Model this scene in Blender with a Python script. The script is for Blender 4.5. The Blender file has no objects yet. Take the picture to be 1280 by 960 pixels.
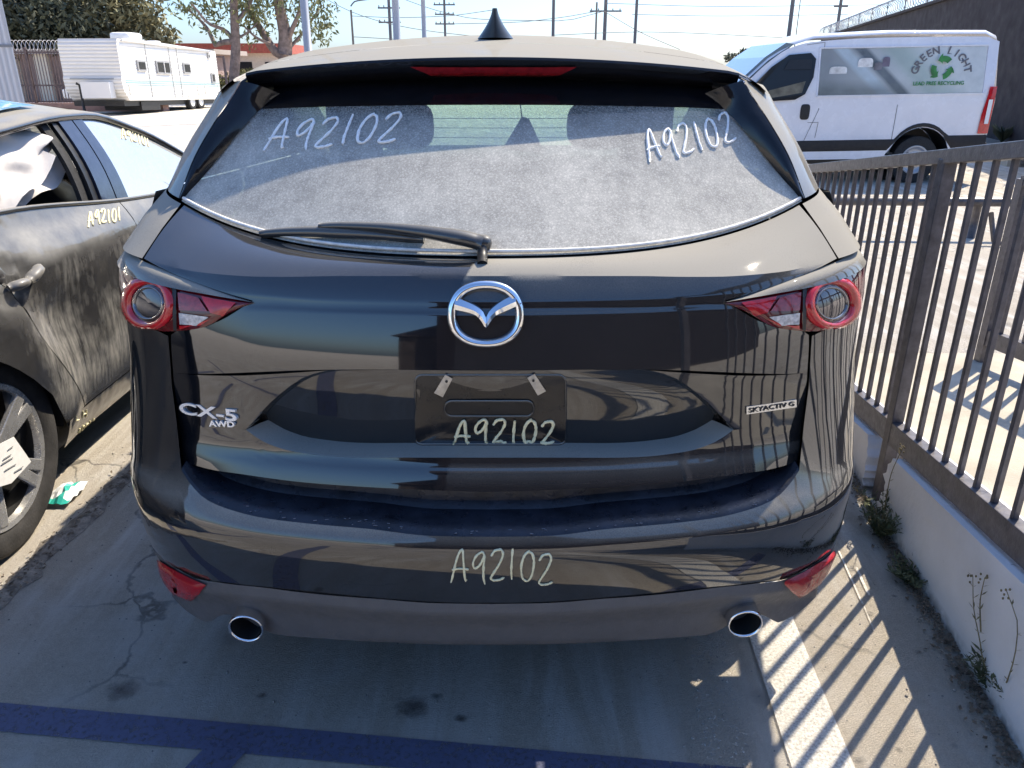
import bpy, bmesh, math, random
import numpy as np
from mathutils import Vector, Matrix
from mathutils.bvhtree import BVHTree

random.seed(7)
C = bpy.context.scene.collection
SC = bpy.context.scene

# ------------------------------------------------------------------ camera, sky, sun, exposure
FPX, PITCH, EYE = 967.0, math.radians(22.0), 1.6
cam_d = bpy.data.cameras.new('camera')
cam = bpy.data.objects.new('camera', cam_d)
C.objects.link(cam)
cam.location = (0, 0, EYE)
cam.rotation_euler = (math.pi / 2 - PITCH, 0, 0)
cam_d.sensor_width = 36.0
cam_d.lens = FPX / 1280 * 36.0
cam_d.clip_start = 0.05
cam_d.clip_end = 3000
SC.camera = cam

SUN_AZ, SUN_EL = math.radians(43.5), math.radians(50.0)
world = bpy.data.worlds.new('World')
SC.world = world
world.use_nodes = True
wn = world.node_tree
bg = wn.nodes['Background']
sky = wn.nodes.new('ShaderNodeTexSky')
sky.sky_type = 'NISHITA'
sky.sun_disc = False
sky.sun_elevation = SUN_EL
sky.sun_rotation = SUN_AZ
sky.air_density = 1.0
sky.dust_density = 1.5
sky.ozone_density = 10.0
bg.inputs['Strength'].default_value = 0.112
wn.links.new(sky.outputs[0], bg.inputs['Color'])
sun_d = bpy.data.lights.new('sun', 'SUN')
sun_d.energy = 3.2
sun_d.angle = math.radians(0.5)
sun_d.color = (1.0, 0.89, 0.71)
sun = bpy.data.objects.new('sun', sun_d)
C.objects.link(sun)
SDIR = Vector((math.sin(SUN_AZ) * math.cos(SUN_EL), math.cos(SUN_AZ) * math.cos(SUN_EL), math.sin(SUN_EL)))
sun.rotation_euler = (-SDIR).to_track_quat('-Z', 'Y').to_euler()
sun.location = (8, 8, 14)
SC.view_settings.view_transform = 'Standard'
SC.view_settings.look = 'None'
SC.view_settings.gamma = 1.0
SC.view_settings.exposure = 1.36
SC.view_settings.use_curve_mapping = False
SC.cycles.max_bounces = 10
SC.cycles.transparent_max_bounces = 16
SC.cycles.caustics_reflective = False
SC.cycles.caustics_refractive = False

# ------------------------------------------------------------------ helpers: pixels to points
CP, SP = math.cos(PITCH), math.sin(PITCH)
def ray(u, v):
    dv = v - 480.0
    return (u - 640.0, FPX * CP - dv * SP, -(FPX * SP + dv * CP))
def at_y(u, v, y):
    r = ray(u, v); k = y / r[1]
    return Vector((r[0] * k, y, EYE + r[2] * k))
def at_z(u, v, z=0.0):
    r = ray(u, v); k = (z - EYE) / r[2]
    return Vector((r[0] * k, r[1] * k, z))
def at_x(u, v, x):
    r = ray(u, v); k = x / r[0]
    return Vector((x, r[1] * k, EYE + r[2] * k))

def pchip(xs, ys):
    xs = np.array(xs, float); ys = np.array(ys, float)
    h = np.diff(xs); d = np.diff(ys) / h
    m = np.zeros(len(xs)); m[0] = d[0]; m[-1] = d[-1]
    for i in range(1, len(xs) - 1):
        if d[i - 1] * d[i] > 0:
            w1 = 2 * h[i] + h[i - 1]; w2 = h[i] + 2 * h[i - 1]
            m[i] = (w1 + w2) / (w1 / d[i - 1] + w2 / d[i])
    def f(x):
        x = min(max(x, xs[0]), xs[-1])
        i = int(min(max(np.searchsorted(xs, x) - 1, 0), len(h) - 1))
        t = (x - xs[i]) / h[i]
        return float((1 + 2 * t) * (1 - t) ** 2 * ys[i] + t * (1 - t) ** 2 * h[i] * m[i]
                     + t * t * (3 - 2 * t) * ys[i + 1] + t * t * (t - 1) * h[i] * m[i + 1])
    return f
def table(t):
    return pchip([a for a, b in t], [b for a, b in t])
def lerp(a, b, t): return a + (b - a) * t
def smooth(a, b, x):
    t = min(max((x - a) / (b - a), 0), 1); return t * t * (3 - 2 * t)
def resample(P, n):
    P = [Vector(p) for p in P]
    d = [0.0]
    for a, b in zip(P, P[1:]): d.append(d[-1] + (b - a).length)
    out = []
    fx = [pchip(d, [p[k] for p in P]) for k in range(3)] if d[-1] > 0 and all(b > a for a, b in zip(d, d[1:])) else None
    for i in range(n):
        s = d[-1] * i / (n - 1)
        out.append(Vector([f(s) for f in fx]))
    return out

# ------------------------------------------------------------------ helpers: meshes and objects
class MB:
    def __init__(s): s.v = []; s.f = []
    def add(s, V, F):
        o = len(s.v); s.v += [Vector(p) for p in V]; s.f += [tuple(i + o for i in f) for f in F]; return s
    def grid(s, rows, close=False, flip=False):
        n = len(rows[0]); V = [p for r in rows for p in r]; F = []
        for i in range(len(rows) - 1):
            for j in range(n - (0 if close else 1)):
                a, b = i * n + j, i * n + (j + 1) % n
                q = (a, b, b + n, a + n)
                F.append(q[::-1] if flip else q)
        return s.add(V, F)
    def box(s, x0, x1, y0, y1, z0, z1):
        V = [(x, y, z) for z in (z0, z1) for y in (y0, y1) for x in (x0, x1)]
        return s.add(V, [(0, 2, 3, 1), (4, 5, 7, 6), (0, 1, 5, 4), (2, 6, 7, 3), (0, 4, 6, 2), (1, 3, 7, 5)])
    def bar(s, p, q, w, h, up=(0, 0, 1)):
        p = Vector(p); q = Vector(q); d = (q - p).normalized(); up = Vector(up)
        a = d.cross(up)
        if a.length < 1e-4: a = d.cross(Vector((0, 1, 0)))
        a.normalize(); b = a.cross(d).normalized(); a *= w / 2; b *= h / 2
        V = [o + i * a + j * b for o in (p, q) for j in (-1, 1) for i in (-1, 1)]
        return s.add(V, [(0, 2, 3, 1), (4, 5, 7, 6), (0, 1, 5, 4), (2, 6, 7, 3), (0, 4, 6, 2), (1, 3, 7, 5)])
    def tube(s, P, r, n=8, cap=True, flat=1.0):
        P = [Vector(p) for p in P]; R = r if isinstance(r, (list, tuple)) else [r] * len(P)
        rows = []; ref = None
        for i, p in enumerate(P):
            t = (P[min(i + 1, len(P) - 1)] - P[max(i - 1, 0)])
            t = t.normalized() if t.length > 1e-9 else Vector((0, 0, 1))
            if ref is None:
                ref = Vector((0, 0, 1)) if abs(t.z) < .9 else Vector((1, 0, 0))
            a = t.cross(ref)
            if a.length < 1e-5: a = t.cross(Vector((0, 1, .1)))
            a.normalize(); b = a.cross(t).normalized(); ref = b
            rows.append([p + a * R[i] * math.cos(2 * math.pi * k / n) + b * R[i] * flat * math.sin(2 * math.pi * k / n) for k in range(n)])
        o = len(s.v); s.grid(rows, close=True)
        if cap:
            s.f.append(tuple(o + k for k in range(n))); e = o + (len(P) - 1) * n
            s.f.append(tuple(e + k for k in reversed(range(n))))
        return s
    def lathe(s, prof, c, axis, n=32, a0=0.0, a1=2 * math.pi):
        axis = Vector(axis).normalized(); c = Vector(c)
        u = axis.orthogonal().normalized(); w = axis.cross(u)
        full = abs(a1 - a0 - 2 * math.pi) < 1e-6
        m = n if full else n + 1
        rows = [[c + axis * h + (u * math.cos(a0 + (a1 - a0) * k / n) + w * math.sin(a0 + (a1 - a0) * k / n)) * r for k in range(m)] for r, h in prof]
        return s.grid(rows, close=full)
    def sup(s, c, r, e=0.5, n=20, m=12, rot=None):
        c = Vector(c)
        def sg(x, p): return math.copysign(abs(x) ** p, x)
        rows = []
        for i in range(m + 1):
            ph = -math.pi / 2 + math.pi * i / m
            row = []
            for k in range(n):
                th = 2 * math.pi * k / n
                p = Vector((r[0] * sg(math.cos(ph), e) * sg(math.cos(th), e), r[1] * sg(math.cos(ph), e) * sg(math.sin(th), e), r[2] * sg(math.sin(ph), e)))
                if rot: p = rot @ p
                row.append(c + p)
            rows.append(row)
        return s.grid(rows, close=True)
    def poly(s, P): return s.add(P, [tuple(range(len(P)))])
    def prism(s, P, d):
        n = len(P); d = Vector(d); P = [Vector(p) for p in P]
        F = [tuple(range(n))[::-1], tuple(range(n, 2 * n))] + [(i, (i + 1) % n, (i + 1) % n + n, i + n) for i in range(n)]
        return s.add(P + [p + d for p in P], F)
    def mirror(s, cx):
        o = len(s.v); s.v += [Vector((2 * cx - p.x, p.y, p.z)) for p in s.v]
        s.f += [tuple(i + o for i in f)[::-1] for f in s.f]; return s
    def merge(s, other): return s.add(other.v, other.f)

def root_loc(p):
    while p.parent: p = p.parent
    return p.location
def finish(o, label=None, cat=None, group=None, kind=None):
    if label: o['label'] = label
    if cat: o['category'] = cat
    if group: o['group'] = group
    if kind: o['kind'] = kind
    return o
def obj(name, mb, mat, parent=None, smooth=False, weld=0.0, out=None, angle=None, bevel=0.0, origin=None, **kw):
    """one mesh object from a builder holding world coordinates"""
    org = root_loc(parent) if parent else (Vector(origin) if origin is not None else Vector((0, 0, 0)))
    me = bpy.data.meshes.new(name)
    me.from_pydata([p - org for p in mb.v], [], mb.f)
    if weld or out is not None:
        bm = bmesh.new(); bm.from_mesh(me)
        if weld: bmesh.ops.remove_doubles(bm, verts=bm.verts, dist=weld)
        if out is not None:
            if out == 'auto': bmesh.ops.recalc_face_normals(bm, faces=bm.faces)
            else:
                bm.normal_update(); s = sum((f.normal * f.calc_area() for f in bm.faces), Vector())
                if s.dot(Vector(out)) < 0: bmesh.ops.reverse_faces(bm, faces=bm.faces)
        bm.to_mesh(me); bm.free()
    if smooth:
        me.polygons.foreach_set('use_smooth', [True] * len(me.polygons))
        if angle: 
            try: me.set_sharp_from_angle(angle=math.radians(angle))
            except Exception: pass
    for m in (mat if isinstance(mat, (list, tuple)) else [mat]): me.materials.append(m)
    o = bpy.data.objects.new(name, me); C.objects.link(o)
    if parent: o.parent = parent
    else: o.location = org
    if bevel:
        b = o.modifiers.new('bevel', 'BEVEL'); b.width = bevel; b.segments = 2; b.limit_method = 'ANGLE'
    return finish(o, **kw)
def empty(name, loc, label, cat, group=None):
    o = bpy.data.objects.new(name, None); C.objects.link(o); o.location = loc; o.empty_display_size = .2
    return finish(o, label, cat, group)
def share(src, name, parent, dloc):
    """a further copy of an alike piece, sharing its mesh"""
    o = src.copy(); o.name = name; C.objects.link(o); o.parent = parent
    o.location = Vector(src.location) + Vector(dloc); return o
def bvh(mb): return BVHTree.FromPolygons([tuple(p) for p in mb.v], mb.f)
def hit(tree, u, v, lift=0.0):
    d = Vector(ray(u, v)).normalized(); p, n, i, t = tree.ray_cast(Vector((0, 0, EYE)), d)
    if p is None: return None, None
    if n.dot(d) > 0: n = -n
    return p + n * lift, n

# ------------------------------------------------------------------ materials
MATS = {}
def nodes_of(name):
    m = bpy.data.materials.new(name); m.use_nodes = True
    nt = m.node_tree; return m, nt, nt.nodes['Principled BSDF'], nt.nodes['Material Output']
def N(nt, t, **kw):
    n = nt.nodes.new('ShaderNode' + t)
    for k, v in kw.items(): setattr(n, k, v)
    return n
def noise(nt, scale, detail=4, rough=.55, vec=None, dist=0.0):
    n = N(nt, 'TexNoise'); n.inputs['Scale'].default_value = scale; n.inputs['Detail'].default_value = detail
    n.inputs['Roughness'].default_value = rough; n.inputs['Distortion'].default_value = dist
    if vec is None:
        g = N(nt, 'NewGeometry'); vec = g.outputs['Position']
    nt.links.new(vec, n.inputs['Vector']); return n.outputs['Fac']
def rng(nt, x, a, b, c=0.0, d=1.0):
    n = N(nt, 'MapRange'); nt.links.new(x, n.inputs[0])
    for i, v in enumerate((a, b, c, d)): n.inputs[i + 1].default_value = v
    return n.outputs[0]
def mth(nt, op, a, b=None):
    n = N(nt, 'Math', operation=op)
    for i, x in enumerate((a, b)):
        if x is None: continue
        if isinstance(x, (int, float)): n.inputs[i].default_value = x
        else: nt.links.new(x, n.inputs[i])
    return n.outputs[0]
def mixc(nt, f, a, b):
    n = N(nt, 'Mix', data_type='RGBA')
    for i, x in ((0, f), (6, a), (7, b)):
        if isinstance(x, (int, float)): n.inputs[i].default_value = x
        elif isinstance(x, tuple): n.inputs[i].default_value = (*x, 1) if len(x) == 3 else x
        else: nt.links.new(x, n.inputs[i])
    return n.outputs[2]
def bump(nt, h, strength, dist=.01):
    b = N(nt, 'Bump'); b.inputs['Strength'].default_value = strength; b.inputs['Distance'].default_value = dist
    nt.links.new(h, b.inputs['Height']); return b.outputs[0]
def mat(name, col, rough=.5, metal=0.0, var=0.0, scale=8.0, bmp=0.0, bscale=60.0, coat=0.0, emit=None, spec=None, col2=None):
    if name in MATS: return MATS[name]
    m, nt, p, o = nodes_of(name)
    p.inputs['Base Color'].default_value = (*col, 1)
    p.inputs['Roughness'].default_value = rough; p.inputs['Metallic'].default_value = metal
    if coat: p.inputs['Coat Weight'].default_value = coat; p.inputs['Coat Roughness'].default_value = .03
    if spec is not None: p.inputs['Specular IOR Level'].default_value = spec
    if var or col2:
        f = rng(nt, noise(nt, scale, 6), .3, .7)
        c2 = col2 or tuple(c * (1 - var) for c in col)
        nt.links.new(mixc(nt, f, tuple(min(1, c * (1 + var)) for c in col) if not col2 else col, c2), p.inputs['Base Color'])
        nt.links.new(rng(nt, noise(nt, scale * 2.3, 4), .3, .7, max(0, rough - .1), min(1, rough + .1)), p.inputs['Roughness'])
    if bmp: nt.links.new(bump(nt, noise(nt, bscale, 5), bmp), p.inputs['Normal'])
    if emit: p.inputs['Emission Color'].default_value = (*emit, 1); p.inputs['Emission Strength'].default_value = 1
    MATS[name] = m; return m
DUST = (.31, .29, .25)
def paint(name, col, rough=.06, d_lo=.35, d_hi=.85, d_max=.85, d_base=.03, scale=30, metal=0.0, dust=DUST, dust_cut=None):
    """glossy car paint with dust that has settled on the faces that look up"""
    m, nt, p, o = nodes_of(name)
    p.inputs['Base Color'].default_value = (*col, 1); p.inputs['Roughness'].default_value = rough
    p.inputs['IOR'].default_value = 1.5; p.inputs['Coat Weight'].default_value = 1.0; p.inputs['Coat Roughness'].default_value = .02; p.inputs['Coat IOR'].default_value = 1.6
    p.inputs['Metallic'].default_value = metal
    g = N(nt, 'NewGeometry'); sp = N(nt, 'SeparateXYZ'); nt.links.new(g.outputs['Normal'], sp.inputs[0])
    up = rng(nt, sp.outputs[2], d_lo, d_hi, d_base, d_max)
    big = rng(nt, noise(nt, 5, 4), .3, .7, .75, 1.1)
    fine = rng(nt, noise(nt, scale * 14, 3, .7), .35, .68, .72, 1.2)
    f = mth(nt, 'MULTIPLY', mth(nt, 'MULTIPLY', up, big), fine)
    if dust_cut:      # dust thinner on one side of a slanting line across the panel
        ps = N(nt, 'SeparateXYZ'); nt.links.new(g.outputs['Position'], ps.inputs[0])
        ln = mth(nt, 'ADD', mth(nt, 'SUBTRACT', ps.outputs[0], mth(nt, 'MULTIPLY', ps.outputs[1], dust_cut[1])), mth(nt, 'MULTIPLY', noise(nt, 60, 3), .012))
        f = mth(nt, 'MULTIPLY', f, rng(nt, ln, dust_cut[0], dust_cut[0] + .006, dust_cut[2], 1.0))
    f = mth(nt, 'MINIMUM', f, .985)
    df = N(nt, 'BsdfDiffuse'); df.inputs['Color'].default_value = (*dust, 1)
    mx = N(nt, 'MixShader'); nt.links.new(f, mx.inputs[0]); nt.links.new(p.outputs[0], mx.inputs[1]); nt.links.new(df.outputs[0], mx.inputs[2])
    nt.links.new(mx.outputs[0], o.inputs['Surface']); MATS[name] = m; return m
def glass(name, tint=(.75, .85, .8), dust=.0, speck=.0, dcol=(.64, .615, .55), gloss=.02, thin=None):
    m, nt, p, o = nodes_of(name); nt.nodes.remove(p)
    tr = N(nt, 'BsdfTransparent'); tr.inputs[0].default_value = (*tint, 1)
    gl = N(nt, 'BsdfGlossy'); gl.inputs['Roughness'].default_value = gloss
    fr = N(nt, 'Fresnel'); fr.inputs[0].default_value = 1.5
    mx = N(nt, 'MixShader'); nt.links.new(fr.outputs[0], mx.inputs[0]); nt.links.new(tr.outputs[0], mx.inputs[1]); nt.links.new(gl.outputs[0], mx.inputs[2])
    last = mx.outputs[0]
    if dust:
        df = N(nt, 'BsdfDiffuse'); df.inputs[0].default_value = (*dcol, 1)
        f = rng(nt, noise(nt, 7, 5, .6), .3, .7, dust * .82, dust * 1.12)
        sg = N(nt, 'NewGeometry'); sm = N(nt, 'Mapping'); sm.inputs['Scale'].default_value = (26, 2.2, 2.2); nt.links.new(sg.outputs['Position'], sm.inputs['Vector'])
        f = mth(nt, 'MULTIPLY', f, rng(nt, noise(nt, 1.0, 5, .6, sm.outputs[0]), .32, .68, .96, 1.04))
        f = mth(nt, 'MULTIPLY', f, rng(nt, noise(nt, 38, 5, .7), .3, .72, .86, 1.12))
        if thin:     # dust thinned high up, painting in darker shade under the overhang
            g2 = N(nt, 'NewGeometry'); z2 = N(nt, 'SeparateXYZ'); nt.links.new(g2.outputs['Position'], z2.inputs[0])
            f = mth(nt, 'MULTIPLY', f, rng(nt, z2.outputs[2], thin[0], thin[1], 1.0, thin[2]))
        if speck:
            v = N(nt, 'TexVoronoi'); v.inputs['Scale'].default_value = 150; g = N(nt, 'NewGeometry'); nt.links.new(g.outputs['Position'], v.inputs['Vector'])
            sp = rng(nt, v.outputs['Distance'], .1, .5, speck, -speck * .4)
            s2 = rng(nt, noise(nt, 420, 2, .7), .35, .7, -speck * .9, speck * .9)
            f = mth(nt, 'ADD', mth(nt, 'ADD', f, sp), s2)
        cl = N(nt, 'Clamp'); nt.links.new(f, cl.inputs[0])
        m2 = N(nt, 'MixShader'); nt.links.new(cl.outputs[0], m2.inputs[0]); nt.links.new(last, m2.inputs[1]); nt.links.new(df.outputs[0], m2.inputs[2]); last = m2.outputs[0]
    nt.links.new(last, o.inputs['Surface']); MATS[name] = m; return m

BLACK = mat('black_plastic', (.012, .012, .013), .45, var=.3, scale=20)
RUBBER = mat('tyre_rubber', (.02, .02, .021), .8, var=.35, scale=25, bmp=.2, bscale=150)
CHROME = mat('chrome', (.85, .86, .88), .06, 1.0)
STEEL = mat('dull_steel', (.42, .42, .42), .35, .9, var=.2, scale=60)
CHALK = mat('chalk_marker', (.92, .91, .88), .9, var=.12, scale=160)
YCHALK = mat('yellow_chalk_marker', (.85, .78, .50), .9, var=.12, scale=160)

# ------------------------------------------------------------------ handwriting
GL = {
 'A': [[(0, -.08), (.42, .95), (.52, 1.0), (.62, .6), (.82, -.02), (.86, .02)], [(.02, .33), (.45, .38), (.92, .36)]],
 '9': [[(.78, .82), (.62, 1.0), (.34, .9), (.14, .62), (.24, .46), (.48, .55), (.74, .9), (.72, .5), (.74, .2), (.84, -.04)]],
 '2': [[(.1, .78), (.3, .96), (.6, 1.0), (.74, .86), (.58, .55), (.3, .25), (.14, .06), (.3, .0), (.6, .02), (.88, .1)]],
 '1': [[(.46, 1.0), (.42, .6), (.42, .3), (.52, .0)]],
 '0': [[(.55, 1.0), (.28, .82), (.14, .45), (.26, .08), (.5, 0), (.74, .2), (.82, .6), (.66, .92), (.5, .95)]],
 'L': [[(.2, 1.0), (.18, .5), (.2, .05), (.5, .0), (.8, .05)]],
 'H': [[(.15, 1.0), (.2, 0)], [(.8, 1.0), (.82, 0)], [(.15, .5), (.82, .52)]],
}
def write(tree, text, o, ex, ey, rad, m, parent, gap=1.15, name='chalk_writing', lift=.0015, seed=1, sizes=None):
    """strokes drawn where the camera ray meets the surface; ex, ey: pixels along a letter's width and height"""
    rnd = random.Random(seed); mb = MB(); x = 0
    for i, ch in enumerate(text):
        k = .55 if ch == '1' else 1.0
        if ch == ' ': x += .7; continue
        jy = rnd.uniform(-.08, .08)
        for st in GL[ch]:
            P = [Vector((a, b + jy, 0)) for a, b in st]
            P = resample(P, max(7, len(st) * 4)) if len(st) > 2 else resample(P, 7)
            Q = []
            for p in P:
                a = x + p.x * k; b = p.y
                h, n = hit(tree, o[0] + ex[0] * a + ey[0] * b, o[1] + ex[1] * a + ey[1] * b, lift)
                if h is not None: Q.append(h)
            if len(Q) > 2:
                R = [rad * rnd.uniform(.75, 1.2) for q in Q]; R[0] *= .7; R[-1] *= .6
                mb.tube(Q, R, 6)
        x += gap * (.62 if ch == '1' else 1.0)
    return obj(name, mb, m, parent, smooth=True)
def text_mesh(s, size, depth, bold=0.0, sx=1.0, font_space=1.0):
    cu = bpy.data.curves.new('t', 'FONT'); cu.body = s; cu.size = size; cu.extrude = depth; cu.offset = bold
    cu.align_x = 'CENTER'; cu.align_y = 'CENTER'; cu.bevel_depth = depth * .25; cu.space_character = font_space; cu.resolution_u = 4
    o = bpy.data.objects.new('t', cu); C.objects.link(o)
    bpy.context.view_layer.update()
    me = bpy.data.meshes.new_from_object(o.evaluated_get(bpy.context.evaluated_depsgraph_get()))
    mb = MB(); mb.add([Vector((p.co.x * sx, p.co.y, p.co.z)) for p in me.vertices], [tuple(f.vertices) for f in me.polygons])
    bpy.data.objects.remove(o); bpy.data.curves.remove(cu); bpy.data.meshes.remove(me)
    return mb
def place(mb, c, xdir, ydir):
    """put a flat XY mesh at c with the given axes"""
    x = Vector(xdir).normalized(); z = x.cross(Vector(ydir)).normalized(); y = z.cross(x)
    c = Vector(c); r = MB(); r.add([c + x * p.x + y * p.y + z * p.z for p in mb.v], mb.f); return r
# ------------------------------------------------------------------ the setting
def ground_material():
    m, nt, p, o = nodes_of('weathered_concrete')
    big = rng(nt, noise(nt, .35, 5, .6), .3, .7)
    mid = rng(nt, noise(nt, 2.3, 8, .65, dist=.6), .3, .72)
    fine = rng(nt, noise(nt, 48, 7, .8), .36, .64)
    grit = rng(nt, noise(nt, 230, 4, .85), .42, .66)
    c = mixc(nt, big, (.70, .61, .485), (.80, .70, .56))
    c = mixc(nt, mth(nt, 'MULTIPLY', mid, .55), c, (.49, .43, .345))
    c = mixc(nt, mth(nt, 'MULTIPLY', fine, .62), c, (.90, .81, .68))
    c = mixc(nt, mth(nt, 'MULTIPLY', grit, .55), c, (.27, .24, .205))
    g = N(nt, 'NewGeometry'); mp = N(nt, 'Mapping'); mp.inputs['Rotation'].default_value = (0, 0, math.radians(38)); mp.inputs['Scale'].default_value = (5, .7, 1); nt.links.new(g.outputs['Position'], mp.inputs['Vector'])
    sk = mth(nt, 'MULTIPLY', rng(nt, noise(nt, 1.6, 6, .65, mp.outputs[0], .5), .45, .64), rng(nt, noise(nt, .9, 3), .36, .55))
    c = mixc(nt, mth(nt, 'MULTIPLY', sk, .8), c, (.92, .87, .79))
    st = rng(nt, noise(nt, 1.9, 3, .5), .66, .74)
    c = mixc(nt, mth(nt, 'MULTIPLY', st, .55), c, (.10, .09, .085))
    sc2 = rng(nt, noise(nt, 6.5, 2, .5), .71, .75)
    c = mixc(nt, mth(nt, 'MULTIPLY', sc2, .7), c, (.06, .055, .055))
    wv = N(nt, 'VectorMath', operation='ADD'); nz = N(nt, 'TexNoise'); nz.inputs['Scale'].default_value = 3.0; nz.inputs['Detail'].default_value = 6; nt.links.new(g.outputs['Position'], nz.inputs['Vector'])
    ms = N(nt, 'VectorMath', operation='SCALE'); ms.inputs['Scale'].default_value = .5; nt.links.new(nz.outputs['Color'], ms.inputs[0]); nt.links.new(g.outputs['Position'], wv.inputs[0]); nt.links.new(ms.outputs[0], wv.inputs[1])
    vo = N(nt, 'TexVoronoi', feature='DISTANCE_TO_EDGE'); vo.inputs['Scale'].default_value = .75; nt.links.new(wv.outputs[0], vo.inputs['Vector'])
    ck = mth(nt, 'MULTIPLY', rng(nt, vo.outputs['Distance'], .002, .008, 1, 0), rng(nt, noise(nt, 1.1, 3), .45, .55))
    c = mixc(nt, mth(nt, 'MULTIPLY', ck, .7), c, (.12, .105, .09))
    hz = mth(nt, 'MULTIPLY', rng(nt, vo.outputs['Distance'], .0, .09, 1, 0), rng(nt, noise(nt, 5, 5, .7), .42, .65))
    c = mixc(nt, mth(nt, 'MULTIPLY', hz, .5), c, (.82, .78, .72))
    nt.links.new(c, p.inputs['Base Color']); p.inputs['Roughness'].default_value = .9
    p.inputs['Specular IOR Level'].default_value = .25
    h = mth(nt, 'ADD', mth(nt, 'MULTIPLY', fine, .5), mth(nt, 'MULTIPLY', grit, .6))
    nt.links.new(bump(nt, h, .9, .010), p.inputs['Normal']); MATS['ground'] = m; return m
GROUND = ground_material()
def worn(name, col, cover=.8, edge=.12, scale=38, col2=None):
    m, nt, p, o = nodes_of(name)
    f = noise(nt, scale, 6, .75)
    nt.links.new(mixc(nt, rng(nt, noise(nt, 3, 5), .3, .7), col, col2 or tuple(c * .7 for c in col)), p.inputs['Base Color'])
    p.inputs['Roughness'].default_value = .8
    tr = N(nt, 'BsdfTransparent'); mx = N(nt, 'MixShader')
    nt.links.new(rng(nt, f, 1 - cover - edge, 1 - cover + edge), mx.inputs[0])
    nt.links.new(tr.outputs[0], mx.inputs[1]); nt.links.new(p.outputs[0], mx.inputs[2])
    nt.links.new(bump(nt, noise(nt, 120, 5, .7), .4, .006), p.inputs['Normal'])
    nt.links.new(mx.outputs[0], o.inputs['Surface']); MATS[name] = m; return m
BLUELINE = worn('blue_line_paint', (.10, .112, .19), .62, .14, 60)
WHITELINE = worn('worn_white_paint', (.74, .71, .66), .36, .10, 120)
WHITELINE2 = worn('white_line_paint', (.80, .765, .69), .58, .22, 120)

obj('ground', MB().grid([[(-400, -300, 0), (400, -300, 0)], [(-400, 900, 0), (400, 900, 0)]], flip=False), GROUND, kind='structure')

def strip(name, a, b, w, m, z=.004, n=1):
    a = Vector((*a, z)); b = Vector((*b, z)); d = (b - a).normalized(); s = Vector((-d.y, d.x, 0)) * w / 2
    return obj(name, MB().add([a - s, b - s, b + s, a + s], [(0, 1, 2, 3)]), m, kind='structure')
E1 = Vector((.124, .992, 0)); E2 = Vector((.993, -.108, 0))
strip('blue_marking', (-7, 2.19), (1.15, 1.31), .092, BLUELINE)
strip('blue_marking', (-7.2, -1.55), (1.1, -2.45), .10, BLUELINE)
strip('blue_marking', (-7.2, -7.2), (3, -8.3), .10, BLUELINE)
for k in range(5):
    x = -.72 - k * 1.25 + (1.25 if k == 4 else 0) * 6.2
    strip('blue_marking', (x, 1.485 - .108 * (x + .72)), (x - 1.25, 1.485 - .108 * (x + .72) - 3.0), .105, BLUELINE, z=.008)
for x in (-4.3, -1.75, .62, 3.2):
    strip('blue_marking', (x, -2.3), (x - .62, -7.5), .10, BLUELINE, z=.008)
strip('white_marking', (.24, -1.4), (.66, 2.6), .12, WHITELINE)
strip('white_marking', (.58, -1.5), (.845, 2.6), .155, WHITELINE2, z=.008)
strip('white_marking', (-2.6, -3.4), (-3.2, -8.0), .10, WHITELINE2, z=.012)
sq = Vector((-2.3, -5.3, 0))
obj('accessible_bay_square', MB().add([sq + E1 * a * .6 + E2 * b * .6 + Vector((0, 0, .012)) for a, b in ((-1, -1), (-1, 1), (1, 1), (1, -1))], [(0, 1, 2, 3)]), BLUELINE, kind='structure')
sym = MB()
for P in ([(.0, .4), (.0, .1), (.22, .1), (.34, -.3), (.44, -.28)], [(.02, .25), (.2, .25)], [(-.12, .12), (-.22, -.08), (-.12, -.32), (.1, -.36), (.24, -.2)]):
    for a, b in zip(P, P[1:]):
        pa = sq + E1 * a[1] + E2 * a[0] + Vector((0, 0, .018)); pb = sq + E1 * b[1] + E2 * b[0] + Vector((0, 0, .018)); sym.bar(pa, pb, .07, .002)
sym.lathe([(0, .0), (.075, .0)], sq + E1 * .48 + Vector((0, 0, .018)), (0, 0, 1), 14)
obj('accessible_symbol', sym, WHITELINE2, kind='structure')

# oil spots near the bumper: irregular flat stains
def stain_mat():
    m, nt, p, o = nodes_of('oil_stain')
    tc = N(nt, 'TexCoord'); ln = N(nt, 'VectorMath', operation='LENGTH'); nt.links.new(tc.outputs['Object'], ln.inputs[0])
    oi = N(nt, 'ObjectInfo')
    f = mth(nt, 'ADD', rng(nt, ln.outputs['Value'], 0, .055, .95, -.25), mth(nt, 'MULTIPLY', mth(nt, 'SUBTRACT', noise(nt, 34, 5, .65), .5), 1.5))
    cl = N(nt, 'Clamp'); nt.links.new(mth(nt, 'MULTIPLY', f, .75), cl.inputs[0])
    p.inputs['Base Color'].default_value = (.045, .042, .042, 1); p.inputs['Roughness'].default_value = .6
    tr = N(nt, 'BsdfTransparent'); mx = N(nt, 'MixShader'); nt.links.new(cl.outputs[0], mx.inputs[0]); nt.links.new(tr.outputs[0], mx.inputs[1]); nt.links.new(p.outputs[0], mx.inputs[2])
    nt.links.new(mx.outputs[0], o.inputs['Surface']); return m
STAIN = stain_mat()
def stain(u, v, r, seed):
    c = at_z(u, v, .006); mb = MB().poly([(.055 * math.cos(2 * math.pi * k / 20), .055 * math.sin(2 * math.pi * k / 20), 0) for k in range(20)])
    o = obj('oil_stain', mb, STAIN, kind='structure'); o.location = c; o.scale = (r / .05 * 1.25, r / .05, 1)
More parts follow.
